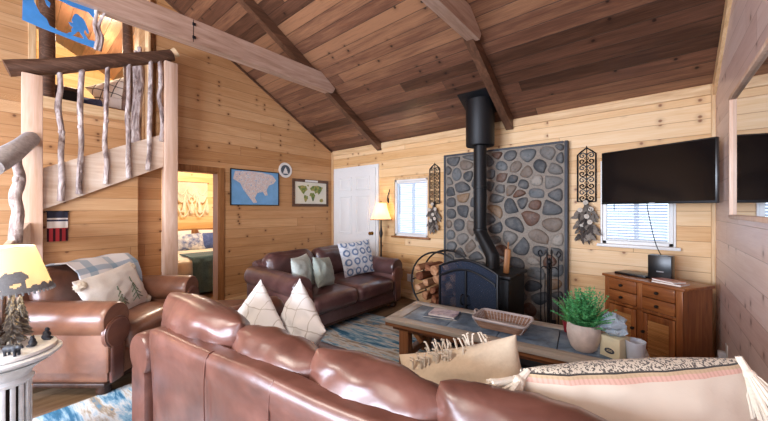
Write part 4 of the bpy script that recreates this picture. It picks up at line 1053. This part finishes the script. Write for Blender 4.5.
# ------------------------------------------------------------------ corner cabinet
M['cab'] = wood('cabinet_wood', ['#683a1e', '#92562e', '#b67a46'], 'X', .35, .9, coat=.2, knot=.5); M['cabz'] = wood('cabinet_wood_v', ['#683a1e', '#92562e', '#b67a46'], 'Z', .35, .9, coat=.2, knot=.6)
M['weave'] = wood('cane_slats', ['#a87040', '#cc9258', '#e0b07c'], 'X', .5, 1.2)
CR = R(-32); FLc = Vector((-.374, 3.765, 0)); W_, D_, H_ = .635, .36, .795
cb = thing('cabinet', 'reddish pine two-door cabinet standing across the corner under the television', 'cabinet', FLc, CR)
MB().bb((-.02, -.02, H_-.025), (W_+.02, D_, H_), .006).build('cabinet_top', M['cab'], cb)
f = MB(); f.bb((0, 0, .03), (.02, D_, H_-.025)); f.bb((W_-.02, 0, .03), (W_, D_, H_-.025)); f.bb((.02, D_-.015, .03), (W_-.02, D_, H_-.025)); f.bb((.02, .012, .03), (W_-.02, D_-.015, .06)); f.build('carcass', M['cabz'], cb)
f = MB(); f.bb((0, -.004, .0), (.045, .012, H_-.025), .002); f.bb((W_-.045, -.004, 0), (W_, .012, H_-.025), .002); f.bb((W_/2-.022, -.004, .03), (W_/2+.022, .012, H_-.025), .002); f.bb((.045, -.004, .02), (W_-.045, .012, .075), .002); f.bb((.045, -.004, .525), (W_-.045, .012, .55), .002); f.build('face_frame', M['cabz'], cb)
for x0, x1, two in ((.045, W_/2-.022, 1), (W_/2+.022, W_-.045, 0)):
    for za, zb in ((.555, .655), (.663, .768)):
        d = MB().bb((x0+.003, -.016, za), (x1-.003, .2, zb), .005).build('drawer', M['cab'], cb)
        k = MB(); k.lathe([(0, 0), (.009, 0), (.007, .01), (.014, .018), (.012, .026), (0, .028)], 14); k.build('knob', M['iron'], d, loc=((x0+x1)/2, -.016, (za+zb)/2), rot=(R(90), 0, 0))
    f = MB(); f.bb((x0+.003, -.016, .08), (x0+.045, .004, .52), .003); f.bb((x1-.045, -.016, .08), (x1-.003, .004, .52), .003); f.bb((x0+.045, -.016, .08), (x1-.045, .004, .13), .003); f.bb((x0+.045, -.016, .465), (x1-.045, .004, .52), .003); d = f.build('door', M['cabz'], cb)
    f = MB()
    for i in range(14): f.box(((x0+x1)/2, -.004, .137+i*.0245), (x1-x0-.088, .004, .028), (R(24), 0, 0))
    f.build('louvre_panel', M['weave'], d, smooth=False)
    k = MB(); k.lathe([(0, 0), (.009, 0), (.007, .01), (.014, .018), (.012, .026), (0, .028)], 14); k.build('knob', M['iron'], d, loc=(x0+.022 if not two else x1-.022, -.016, .36), rot=(R(90), 0, 0))
def oncab(x, y, z=H_): return FLc+Matrix.Rotation(CR, 3, 'Z') @ Vector((x, y, z))
o = MB(); o.bb((-.13, -.09, 0), (.13, .09, .022), .005); o = o.build('media_player', M['black_plastic']); o.location = oncab(.16, .17); o.rotation_euler = (0, 0, CR+R(6)); tag(o, 'flat black media player on the left side of the cabinet top', 'media player')
rt = thing('router', 'upright black router box standing on the cabinet top', 'router', oncab(.36, .20), CR+R(16))
MB().bb((-.082, -.045, 0), (.082, .045, .215), .005).build('casing', M['black_plastic'], rt); MB().bb((-.02, -.0462, .07), (.03, -.0448, .079)).build('logo_print', plain('grey_print', '#8a8a8c', .5), rt)
for i, (dx, dy, z, a, cols, lab) in enumerate(((.49, .10, 0, 6, ['#a8604e', '#d8b4a0', '#8a3a30'], 'lowest and widest magazine in the small pile beside the black router'), (.47, .11, .0125, -8, ['#b84a3a', '#d88a70', '#efe2d2'], 'red and cream magazine topmost in the pile beside the black router'))):
    m_ = thing('magazine', lab, 'magazine', oncab(dx, dy, H_+z), CR+R(a)); s = 1-.12*i
    MB().bb((-.1*s, -.07*s, 0), (.1*s, .07*s, .010)).build('pages', M['paper'], m_); MB().bb((-.101*s, -.071*s, .010), (.101*s, .071*s, .012)).build('cover', cover('magazine_print_%d' % i, cols, 20), m_)
# ------------------------------------------------------------------ television on a swivel arm
Lp, Rp = Vector((-.412, 3.88, 0)), Vector((.368, 3.56, 0)); c_ = (Lp+Rp)/2; TVR = math.atan2(Rp.y-Lp.y, Rp.x-Lp.x); TWd = (Rp-Lp).length
tv = thing('television', 'large black flat television on a swivel wall arm above the cabinet', 'television', (c_.x, c_.y, 1.722), TVR)
scr = NT('screen', .12, '#040509', spec=.25); M['screen'] = scr.m
MB().bb((-TWd/2, -.008, -.255), (TWd/2, .03, .262), .004).build('bezel', M['black_plastic'], tv)
MB().bb((-TWd/2+.012, -.0095, -.235), (TWd/2-.012, -.006, .25)).build('screen', M['screen'], tv)
MB().bb((-.25, .03, -.18), (.25, .06, .16), .015).build('back_housing', M['black_plastic'], tv)
MB().bb((-.022, -.011, -.252), (.022, -.008, -.243), .001).build('logo_print', plain('silver_print', '#9a9ca2', .4), tv)
f = MB(); f.bb((-.1, .06, -.12), (.1, .075, .12), .004); f.box((0, .15, .02), (.05, .17, .05)); f.build('wall_arm', M['black'], tv)
MB().bb((-.08, YB-.025, 1.60), (.08, YB, 1.86), .004).build('tmp', M['black']); wb = C.objects['tmp']; wb.name = 'wall_plate'; wb.parent = tv; wb.matrix_parent_inverse = Matrix.Translation(-Vector((0, 0, 0))); wb.matrix_parent_inverse = (Matrix.Translation((c_.x, c_.y, 1.722)) @ Matrix.Rotation(TVR, 4, 'Z')).inverted()
f = MB(); a = Vector((-.06, 3.79, 1.47)); b_ = oncab(.38, .255, H_+.12); f.tube([a, a+Vector((.015, 0, -.12)), a.lerp(b_, .6)+Vector((-.02, 0, -.05)), b_], .004, 6, 5); o = f.build('power_cord', M['black_plastic']); tag(o, 'thin black cord hanging from the television down to the router', 'cord')
# ------------------------------------------------------------------ mirror and outlet on the right wall
mr = thing('wall_mirror', 'large framed mirror on the right wall reflecting the television', 'mirror', (XR, 2.62, 1.36))
mm = NT('mirror_glass', .03, '#cfd3d8', metal=1); M['mirror'] = mm.m
MB().bb((-.012, -.53, .02), (-.004, .55, .80)).build('glass', M['mirror'], mr)
f = MB(); 
for a, b in (((-.03, -.57, -.005), (0, .57, .022)), ((-.03, -.57, .80), (0, .57, .827)), ((-.03, .545, .0), (0, .572, .82)), ((-.03, -.572, .0), (0, -.545, .82))): f.bb(a, b, .004)
f.build('frame', M['post'], mr)
ou = thing('wall_outlet', 'white outlet with a plugged-in night light low on the right wall', 'outlet', (XR, 3.50, .34))
MB().bb((-.006, -.04, -.06), (0, .04, .06), .003).build('cover_plate', M['white'], ou); MB().bb((-.05, -.03, -.055), (-.006, .03, .0), .008).build('night_light', M['frost'], ou)
ou = thing('wall_outlet', 'white outlet plate on the wall between the loveseat and the log hoop', 'outlet', (-2.95, YB, .33))
MB().bb((-.06, -.006, -.06), (.06, 0, .06), .003).build('cover_plate', M['white'], ou)
f = MB(); 
for x in (-.03, .03):
    for z in (-.025, .025): f.bb((x-.014, -.009, z-.014), (x+.014, -.005, z+.014), .004)
f.build('sockets', M['white'], ou)
# blue cloth at the sofa's far arm
def bl_(u, v): return (.0+.30*u, -.02+.26*v, .02*math.sin(u*5+v*3)+.012*math.sin(v*11)+.03)
# ------------------------------------------------------------------ left wall pictures
def frame_thing(name, label, cat, y0, y1, z0, z1, fw, fmat, bmat, dep=.02):
    t = thing(name, label, cat, (XL, (y0+y1)/2, z0)); hw = (y1-y0)/2; h = z1-z0
    f = MB()
    for a, b in (((0, -hw, 0), (dep, hw, fw)), ((0, -hw, h-fw), (dep, hw, h)), ((0, -hw, fw), (dep, -hw+fw, h-fw)), ((0, hw-fw, fw), (dep, hw, h-fw))): f.bb(a, b, .003, 1)
    f.build('frame', fmat, t); MB().bb((.002, -hw+fw, fw), (dep*.5, hw-fw, h-fw)).build('sheet', bmat, t); return t, hw, h
def wallpoly(P, x, th, par, name, mat):     # P in (y,z) local
    f = MB(); polys = P if isinstance(P[0][0], (list, tuple)) else [P]
    for q in polys: f.prism(q, th, Matrix(((0, 0, 1, x), (1, 0, 0, 0), (0, 1, 0, 0), (0, 0, 0, 1))))
    return f.build(name, mat, par, smooth=False)
sea = plain('map_sea', '#6fa3cf', .4, bs=6, var=.12)
t, hw, h = frame_thing('framed_map', 'blue framed pictorial map of North America left of the round plaque', 'map', 2.114, 2.92, 1.475, 2.03, .014, M['black'], sea)
tl = NT('map_land', .5); o_ = tl.obj(); tl.set('Base Color', tl.ramp(tl.noise(o_, 22, 5, .75), [(.34, '#6d7fae'), (.42, '#d8d4d0'), (.49, '#c9a9a0'), (.55, '#e6e0d8'), (.62, '#a3aec4'), (.7, '#5c7aa2')])); 
wallpoly([(-.36, .40), (-.33, .52), (-.1, .535), (.1, .53), (.28, .50), (.35, .42), (.30, .36), (.22, .33), (.18, .25), (.2, .17), (.15, .16), (.12, .22), (.02, .20), (-.02, .12), (.02, .05), (-.04, .04), (-.12, .14), (-.2, .24), (-.25, .34)], .0102, .002, t, 'land', tl.m)
tl2 = NT('map_land_b', .5); o_ = tl2.obj(); tl2.set('Base Color', tl2.ramp(tl2.noise(o_, 12, 4, .7), [(.35, '#3d5a30'), (.5, '#74863a'), (.6, '#b59a52'), (.7, '#5c7a44')]))
cr = plain('map_cream', '#d9d5c4', .5, bs=5, var=.06)
t, hw, h = frame_thing('framed_map', 'dark framed world map with green continents nearest the white door', 'map', 3.18, 3.98, 1.465, 1.955, .05, M['log'], cr)
wallpoly([(-.14, h-.042), (.14, h-.042), (.14, h-.008), (-.14, h-.008)], .0205, .002, t, 'title_strip', M['white'])
wallpoly([[(-.29, .36), (-.2, .38), (-.11, .37), (-.08, .31), (-.14, .26), (-.16, .22), (-.2, .25), (-.24, .30)], [(-.15, .21), (-.08, .19), (-.07, .15), (-.12, .08), (-.14, .09), (-.16, .16)], [(-.02, .25), (.06, .25), (.09, .2), (.05, .1), (.03, .1), (.0, .18), (-.04, .2)], [(-.03, .33), (.03, .38), (.15, .39), (.27, .36), (.24, .31), (.2, .25), (.17, .22), (.14, .26), (.09, .24), (.07, .29), (.0, .29)], [(.2, .14), (.26, .15), (.28, .1), (.23, .08), (.19, .1)], [(-.1, .39), (-.05, .4), (-.06, .36)]], .0102, .002, t, 'continents', tl2.m)
pl = thing('wall_plaque', 'round white plaque with a dark centre between the two maps', 'plaque', (XL, 3.045, 2.085))
f = MB(); f.lathe([(0, 0), (.125, 0), (.13, .008), (.12, .016), (.09, .012), (0, .012)], 32); f.build('rim', M['white'], pl, rot=(0, R(90), 0))
f = MB(); f.lathe([(0, .0122), (.088, .0122), (.088, .014), (0, .014)], 28); f.build('dark_centre', plain('plaque_slate', '#4a5560', .5), pl, rot=(0, R(90), 0))
wallpoly([[(-.06, -.06), (.06, -.06), (.03, -.03), (.045, -.03), (.02, 0), (.03, 0), (0, .05), (-.03, 0), (-.02, 0), (-.045, -.03), (-.03, -.03)]], .0145, .002, pl, 'tree_motif', M['white'])
# cloth under the stairs
hc = thing('hanging_cloth', 'small striped red and navy cloth hanging under the stairs beside the post', 'cloth', (-4.655, .29, 1.09))
def rc(t, x, y, z, base):
    c = t.ramp(z, [(0, '#a5343a'), (.13, '#a5343a'), (.135, '#d8cfc8'), (.2, '#38384a'), (.22, '#cfc6c0'), (.235, '#2c2c3a')], 'CONSTANT')
    k = t.m_('MULTIPLY', t.m_('LESS_THAN', z, .13), t.m_('GREATER_THAN', t.m_('FRACT', t.m_('MULTIPLY', y, 22)), .6)); return t.mix(k, c, '#3a1a22')
M['redcloth'] = stripes_mat('red_striped_cloth', '#a5343a', rc)
MB().sheet(lambda u, v: (.012+.006*math.sin(u*12), -.06+.15*u, .31*v), 16, 12, .008).build('cloth', M['redcloth'], hc, ang=80)
MB().tube([(.012, -.07, .305), (.012, .10, .305)], .007, 8).build('rod', M['black'], hc)
# ------------------------------------------------------------------ bedroom
M['macrame'] = fabric('macrame_cord', '#e2d4b8', '#f4ead6', 80, bump=.6)
mc = thing('macrame_hanging', 'cream macrame wall hanging with scalloped fringe in the bedroom', 'wall hanging', (-7.46, 2.47, 1.98))
MB().tube([(0, -.34, 0), (0, .34, 0)], .014, 10).build('dowel', M['jamb'], mc)
f = MB(); rnd = random.Random(7)
for k in range(44):
    y = -.3+.6*k/43; L = .30+.12*abs(math.sin((y+.3)/.6*PI*2)); f.tube([(.012, y, 0), (.016, y+.008, -L*.5), (.014, y, -L)], .006, 5, 2)
f.build('strands', M['macrame'], mc)
f = MB()
for z, n, dep in ((-.12, 3, .14), (-.22, 3, .2), (-.35, 3, .26), (-.42, 2, .3)):
    w = .6/n
    for i in range(n):
        y0 = -.3+w*i; f.tube([(.03, y0+w*s, z-dep*math.sin(PI*s)) for s in (0, .15, .3, .5, .7, .85, 1)], .012, 6, 3)
f.build('swags', M['macrame'], mc)
f = MB()
for y in (-.3, -.15, .0, .15, .3):
    for j in range(8): f.tube([(.025, y, -.34), (.03, y+(j-3.5)*.006, -.5), (.03, y+(j-3.5)*.009, -.62-.05*rnd.random())], .005, 5, 2)
f.build('tassels', M['macrame'], mc)
bd = thing('bed', 'bedroom bed with pale quilt and a dark green throw, through the doorway', 'bed', (-6.55, 2.5, 0))
M['quilt'] = fabric('pale_quilt', '#cbbfae', '#e6dfd0', 12); M['throw'] = fabric('green_throw', '#2c4048', '#50696c', 60, bump=.5)
MB().bb((-.9, -.82, .05), (.85, .82, .32), .02).build('bed_base', M['jamb'], bd); MB().puff((-.02, 0, .46), (1.8, 1.7, .3), .09, 8, amp=.008).build('mattress', M['quilt'], bd)
MB().bb((-.94, -.85, .0), (-.9, .85, 1.0), .015).build('headboard', M['jamb'], bd)
def th_(u, v):
    y = -.62+1.5*v; P = [(.3, .635), (.6, .64), (.88, .63), (.92, .55), (.93, .3), (.94, .06)]; s = u*5; i = min(4, int(s)); k = s-i
    yy = max(-.87, min(.87, y)); return (P[i][0]*(1-k)+P[i+1][0]*k+.012*math.sin(v*50)*(u > .5), yy, P[i][1]*(1-k)+P[i+1][1]*k)
MB().sheet(th_, 20, 60, .014).build('throw', M['throw'], bd, ang=80)
M['bluepat'] = fabric('blue_print', '#4a5f9a', '#dfe0e2', 9, big=9); M['navy'] = fabric('navy_cloth', '#3a4a80', '#5f73a8', 30)
for i, (x, y, w, mt, lab) in enumerate(((-.62, -.42, .7, 'white_cloth', 'white bed pillow against the headboard, left of the row'), (-.42, -.2, .55, 'bluepat', 'blue and white printed pillow in front on the bedroom bed'), (-.44, .22, .5, 'navy', 'solid blue pillow at the right on the bedroom bed'), (-.62, .4, .7, 'white_cloth', 'white bed pillow against the headboard, behind the solid blue one'))):
    cushion('bed_pillow', lab, (-6.55+x, 2.5+y, .60), R(90), R(-24), 0, w, .42 if i in (0, 3) else .36, .2, M[mt], 60+i)
# ------------------------------------------------------------------ loft
lb = thing('loft_bed', 'low bed in the loft seen through the stair railing', 'bed', (-6.55, 1.35, 2.73))
MB().bb((-.5, -.5, .0), (.5, 1.2, .18), .02).build('bed_base', M['jamb'], lb); MB().puff((0, .35, .26), (.98, 1.66, .2), .07, 8, amp=.006).build('mattress', M['white_cloth'], lb)
def latt(t, x, y, z, base):
    u = t.m_('ADD', t.m_('MULTIPLY', x, 6), t.m_('MULTIPLY', z, 6)); v = t.m_('SUBTRACT', t.m_('MULTIPLY', x, 6), t.m_('MULTIPLY', z, 6))
    f = [t.m_('ABSOLUTE', t.m_('SUBTRACT', t.m_('FRACT', q), .5)) for q in (u, v)]; return t.mix(t.sstep(t.m_('MINIMUM', *f), .04, .07, .9, 0.), base, '#2b2b2e')
M['lattice'] = stripes_mat('black_lattice_cloth', '#e6e2d8', latt)
cushion('loft_pillow', 'white pillow with black lattice pattern propped up in the loft', (-6.12, 1.14, 3.02), R(78), R(-18), R(-30), .66, .42, .2, M['lattice'], 71)
cushion('loft_pillow', 'small blue pillow beside the lattice pillow in the loft', (-6.15, .72, 2.75), R(80), R(-12), 0, .3, .28, .12, M['navy'], 72)
tc = thing('storage_chest', 'dark wooden chest on the loft floor behind the railing', 'chest', (-6.05, .42, 2.73))
MB().bb((-.2, -.26, 0), (.2, .2, .24), .012).build('body', M['black'], tc); MB().bb((-.21, -.27, .24), (.21, .21, .29), .014).build('lid', M['log'], tc)
# ------------------------------------------------------------------ pedestal table at the left edge
TC = Vector((-2.62, -.03, 0)); TZ = .655
M['whitewash'] = plain('whitewashed_wood', '#d3d2d0', .5, bs=18, var=.12, bump=.15)
pt = thing('pedestal_table', 'round white pedestal side table with slatted drum at the left edge', 'side table', TC)
MB().lathe([(0, TZ-.03), (.16, TZ-.045), (.205, TZ-.03), (.222, TZ-.015), (.222, TZ-.006), (.215, TZ), (0, TZ)], 48).build('tabletop', M['whitewash'], pt)
MB().lathe([(0, .5), (.11, .5), (.115, .515), (.10, .53), (.115, .56), (.16, .595), (.19, .612), (0, .612)], 36).build('neck', M['whitewash'], pt)
for k in range(18):
    a = 2*PI*k/18; f = MB(); f.box((.098*math.cos(a), .098*math.sin(a), .355), (.014, .02, .30), (0, 0, a), .004); f.build('slat', M['whitewash'], pt)
MB().lathe([(0, .2), (.075, .2), (.075, .51), (0, .51)], 24).build('drum_core', M['soil'], pt)
MB().lathe([(0, 0), (.19, 0), (.195, .02), (.18, .05), (.14, .07), (.125, .12), (.14, .15), (.13, .18), (.115, .205), (0, .205)], 36).build('base', M['whitewash'], pt)
# ------------------------------------------------------------------ bear lamp
M['resin'] = plain('painted_resin', '#8b8076', .7, bump=.4, bs=40, var=.35); M['bear'] = plain('bear_paint', '#23252c', .55, bump=.3, bs=60)
M['pinegrey'] = plain('pine_figure', '#7d776e', .8, bump=.5, bs=60, var=.3); M['felt'] = plain('grey_felt', '#77797c', .9, bump=.4, bs=80)
bl_t = thing('bear_lamp', 'lit table lamp with bear cut-out shade and pine tree figures on white table', 'table lamp', TC+Vector((0, 0, TZ)))
MB().lathe([(0, 0), (.195, 0), (.205, .008), (.2, .022), (.18, .028), (0, .028)], 40).build('base_plate', M['whitewash'], bl_t)
MB().tube([(0, 0, .02), (.004, 0, .15), (-.003, .003, .36)], [.016, .013, .010], 10, 3, wob=.2).build('stem', M['log'], bl_t)
def pine(x, y, h, r, seed):
    rnd = random.Random(seed); f = MB(); f.tube([(x, y, .026), (x, y, .026+h)], [.009, .003], 8); n = int(h/.012)
    for k in range(n):
        z = .026+h*(.12+.86*k/n); rr = r*(1-k/n)**.8+.006
        for j in range(7):
            a = rnd.uniform(0, 2*PI); f.tube([(x, y, z+.006), (x+rr*.6*math.cos(a), y+rr*.6*math.sin(a), z), (x+rr*math.cos(a), y+rr*math.sin(a), z-.012)], [.006, .006, .002], 5)
    f.build('pine_tree', M['pinegrey'], bl_t)
pine(.05, -.05, .30, .055, 1); pine(-.07, .06, .26, .05, 2); pine(.015, .03, .31, .042, 3); pine(-.03, -.1, .28, .055, 4)
def bear(x, y, s, a, sit=False):
    f = MB(); c, sn = math.cos(a), math.sin(a)
    def P(u, v, w): return (x+(u*c-v*sn)*s, y+(u*sn+v*c)*s, .026+w*s)
    if not sit:
        f.ball(P(0, 0, .62), .30*s, 12, (1, 1, 1)); f.ball(P(.3, 0, .66), .28*s, 12); f.ball(P(-.32, 0, .6), .30*s, 12); f.ball(P(.68, 0, .72), .19*s, 12); f.ball(P(.87, 0, .66), .09*s, 10)
        for v in (-.12, .12): f.ball(P(.62, v, .9), .06*s, 8)
        for u in (-.42, .38):
            for v in (-.15, .15): f.tube([P(u, v, .55), P(u+.04, v, .2), P(u+.06, v, 0)], [.14*s, .1*s, .11*s], 8, 2)
    else:
        f.ball(P(0, 0, .35), .33*s, 12); f.ball(P(.03, 0, .72), .26*s, 12); f.ball(P(.1, 0, 1.08), .19*s, 12); f.ball(P(.27, 0, 1.03), .085*s, 8)
        for v in (-.13, .13):
            f.ball(P(.06, v, 1.26), .06*s, 8); f.tube([P(.1, v*1.6, .8), P(.28, v*1.5, .55), P(.3, v, .42)], [.1*s, .09*s, .08*s], 8, 2); f.tube([P(.1, v*1.6, .22), P(.35, v*1.8, .16), P(.5, v*2, .1)], [.14*s, .11*s, .1*s], 8, 2)
    o = f.build('bear_figure', M['bear'], bl_t, ang=180); m = o.modifiers.new('r', 'REMESH'); m.mode = 'VOXEL'; m.voxel_size = .0035; m.use_smooth_shade = True
vr = math.atan2(.6494, .7604)
bear(.155, .03, .062, vr); bear(.08, .105, .048, vr+PI, True); bear(.0, .155, .055, vr+.4, True)
# shade
t = NT('bear_shade', .8, '#f6ead0', spec=.1); tr = t.new('ShaderNodeBsdfTranslucent'); tr.inputs[0].default_value = lin('#f8ead0'); mx = t.new('ShaderNodeMixShader'); mx.inputs[0].default_value = .55
t.l.new(t.b.outputs[0], mx.inputs[1]); t.l.new(tr.outputs[0], mx.inputs[2]); t.l.new(mx.outputs[0], t.n['Material Output'].inputs[0]); M['bearshade'] = t.m
R0, R1, Z0, Z1 = .185, .115, .335, .565
f = MB(); prof = [(R0, Z0), ((R0+R1)/2, (Z0+Z1)/2), (R1, Z1), (R1-.003, Z1), ((R0+R1)/2-.003, (Z0+Z1)/2), (R0-.003, Z0)]
f.lathe(prof, 64); f.bm.faces.ensure_lookup_table(); bmesh.ops.delete(f.bm, geom=[q for q in f.bm.faces if len(q.verts) > 4], context='FACES'); shd = f.build('lamp_shade', M['bearshade'], bl_t)
def cone(a, s, off=.003): r_ = R0+(R1-R0)*s+off; return (r_*math.cos(a), r_*math.sin(a), Z0+(Z1-Z0)*s)
BP = [(-.5, .02), (-.52, .2), (-.46, .34), (-.3, .42), (-.1, .40), (.12, .44), (.28, .42), (.36, .36), (.5, .30), (.53, .22), (.42, .2), (.36, .16), (.34, .02), (.2, .02), (.18, .12), (.0, .12), (-.16, .1), (-.18, .02)]
f = MB(); na, ns = 192, 40
for i in range(na):
    a0 = 2*PI*i/na; a1 = 2*PI*(i+1)/na
    for j in range(ns):
        s0, s1 = j/ns, (j+1)/ns; am = (a0+a1)/2; sm_ = (s0+s1)/2; hit = sm_ < .14+.025*math.sin(am*22)+.02*math.sin(am*9)
        for k in range(4):
            d = (am-(.24+k*PI/2)+PI) % (2*PI)-PI
            if inpoly(d/.62, (sm_-.12)*1.2, BP): hit = True
        if hit:
            f.bm.faces.new([f.bm.verts.new(cone(a, s, .004)) for a, s in ((a0, s0), (a1, s0), (a1, s1), (a0, s1))])
bmesh.ops.remove_doubles(f.bm, verts=f.bm.verts, dist=1e-5); f.build('bear_silhouette', M['felt'], shd)
f = MB()
for k in range(52):
    a = 2*PI*k/52
    p = Vector(cone(a, .02, .004)); f.tube([p, p+Vector((math.cos(a)*.006, math.sin(a)*.006, -.016))], [.006, .004], 5)
f.build('stitched_edge', M['felt'], shd)
MB().ball((0, 0, .42), .03, 12).build('bulb', M['bulb'], bl_t)
f = MB()
for k in range(3): a = 2*PI*k/3; f.tube([(0, 0, .36), (0, 0, Z1-.01), ((R1)*math.cos(a), (R1)*math.sin(a), Z1-.01)], .003, 6)
f.build('shade_ring', M['brass'], bl_t)
# ------------------------------------------------------------------ blue metal cut-out sign
M['bluemetal'] = plain('blue_metal', '#3f86c8', .45, .2, bs=10, var=.15)
sg = thing('cutout_sign', 'blue metal cut-out sign with a walking furry figure hung below the tie beam', 'sign', (-3.56, .25, 2.76))
YZ = Matrix(((0, 0, 1, -.004), (1, 0, 0, 0), (0, 1, 0, 0), (0, 0, 0, 1)))
f = MB(); f.prism([(-.20, .06), (-.195, .31), (-.15, .31), (-.14, .22), (-.11, .15), (-.075, .12), (-.06, .075), (0, .055), (.10, .05), (.20, .06), (.205, 0), (.1, .012), (-.02, .03), (-.1, .04)], .008, YZ); f.build('frame', M['bluemetal'], sg)
f = MB(); f.prism([(-.06, .325), (.21, .325), (.205, .245), (.19, .255), (.16, .285), (.06, .285), (0, .30), (-.06, .30)], .008, YZ); f.build('top_bar', M['bluemetal'], sg)
f = MB(); f.prism([(-.15, .31), (-.09, .31), (-.075, .27), (-.055, .25), (-.06, .215), (-.075, .23), (-.085, .262), (-.12, .285)], .008, YZ); f.build('peak', M['bluemetal'], sg)
f = MB(); f.prism([(.035, .055), (.05, .07), (.065, .08), (.06, .10), (.07, .12), (.055, .13), (.045, .15), (.06, .155), (.07, .15), (.062, .175), (.068, .2), (.075, .222), (.085, .235), (.10, .236), (.112, .225), (.128, .215), (.142, .195), (.15, .165), (.162, .135), (.165, .11), (.155, .105), (.143, .13), (.135, .12), (.135, .10), (.15, .075), (.16, .055), (.135, .055), (.12, .08), (.108, .1), (.095, .095), (.085, .075), (.07, .055), (.05, .045)], .008, YZ); f.build('walking_figure', M['bluemetal'], sg)
f = MB()
for k, (y, r_, dy) in enumerate(((.205, .016, .01), (.232, .014, .03), (.222, .011, -.02))): f.tube([(.004, y, -.01), (.012, y+.012, .1), (-.004, y-.006, .2), (.006, y+dy, .32)], [r_*.7, r_, r_*.9, r_*.6], 8, 4, wob=.4, seed=k)
f.build('driftwood', M['branch'], sg)
for y in (-.16, .12): MB().tube([(0, y, .30), (0, y, .335)], .004, 6).build('hanger', M['black'], sg)
# ------------------------------------------------------------------ floor basket in the corner
fb = thing('floor_basket', 'small wicker floor basket holding light blue cloth beside the corner cabinet', 'basket', (.255, 3.30, 0))
f = MB()
for i in range(14): z = .008+i*.0145; r_ = .085+.0012*i; f.tube([(r_*(1+.03*(-1)**(k+i))*math.cos(2*PI*k/24), r_*(1+.03*(-1)**(k+i))*math.sin(2*PI*k/24), z) for k in range(24)], .0085, 6, closed=True)
f.lathe([(0, .002), (.085, .002), (.085, .01), (0, .01)], 24); f.build('woven_body', M['wicker'], fb)
M['ltblue'] = fabric('light_blue_cloth', '#86a8c4', '#b4cbdc', 30, bump=.5)
f = MB(); f.ball((0, 0, .20), .083, 14, (1, 1, .9), .3, 3, 2); f.tube([(0, 0, .1), (.02, -.02, .2), (.07, -.05, .285)], [.006, .006, .005], 6); o = f.build('blue_cloth_bundle', M['ltblue']); o.location = (.255, 3.30, .012); tag(o, 'light blue cloth bundled in the small wicker basket beside the cabinet', 'cloth')
# ------------------------------------------------------------------ camera, world, lights
cam = bpy.data.cameras.new('camera'); co = bpy.data.objects.new('camera', cam); C.objects.link(co)
cam.sensor_width = 36; cam.lens = 36*318/768; cam.clip_start = .03; cam.shift_y = -1.5/768
co.location = (0, 0, HC); co.rotation_euler = (R(90), 0, math.atan2(.6494, .7604))
bpy.context.scene.camera = co
w = bpy.data.worlds.new('world'); bpy.context.scene.world = w; w.use_nodes = True
w.node_tree.nodes['Background'].inputs[0].default_value = (.72, .85, 1, 1); w.node_tree.nodes['Background'].inputs[1].default_value = 2.2
def area(name, loc, rot, sx, sy, power, col):
    l = bpy.data.lights.new(name, 'AREA'); l.shape = 'RECTANGLE'; l.size = sx; l.size_y = sy; l.energy = power; l.color = col
    o = bpy.data.objects.new(name, l); C.objects.link(o); o.location = loc; o.rotation_euler = rot; return o
def point(name, loc, power, col, r=.04):
    l = bpy.data.lights.new(name, 'POINT'); l.energy = power; l.color = col; l.shadow_soft_size = r
    o = bpy.data.objects.new(name, l); C.objects.link(o); o.location = loc; return o
cool = (.74, .83, 1); warm = (1, .74, .45)
for x0, x1, z0, z1 in FW: area('window_daylight', ((x0+x1)/2, -4.0, (z0+z1)/2), (R(90), 0, 0), x1-x0, z1-z0, 280, cool)
area('window_daylight', (XR-.04, (Y0+Y1)/2, (z0+z1)/2), (0, R(90), 0), z1-z0, Y1-Y0, 28, cool)
area('overhead_fill', (-2.2, -1.2, 3.0), (0, 0, 0), 1.2, 1.2, 90, (1, .92, .82))  # soft overhead fill added to brighten the room; no fixture hangs here
area('uplight_fill', (-2.2, -1.0, 3.05), (R(180), 0, 0), 1.2, 1.2, 75, (1, .9, .78))  # added fill aimed up at the ceiling boards, without a fixture
point('bedroom_lamp', (-6.2, 2.4, 2.3), 75, (1, .93, .82), .12)
point('loft_lamp', (-6.9, .6, 4.0), 110, (1, .84, .62), .12)
point('floor_lamp_light', (FL.x, FL.y, 1.375), 9, (1, .86, .62), .03)
point('bear_lamp_light', (TC.x, TC.y, TZ+.47), 6, (1, .86, .64), .03)
vs = bpy.context.scene.view_settings
vs.view_transform = 'Standard'; vs.look = 'None'; vs.gamma = 1; vs.exposure = 0.25; vs.use_curve_mapping = False
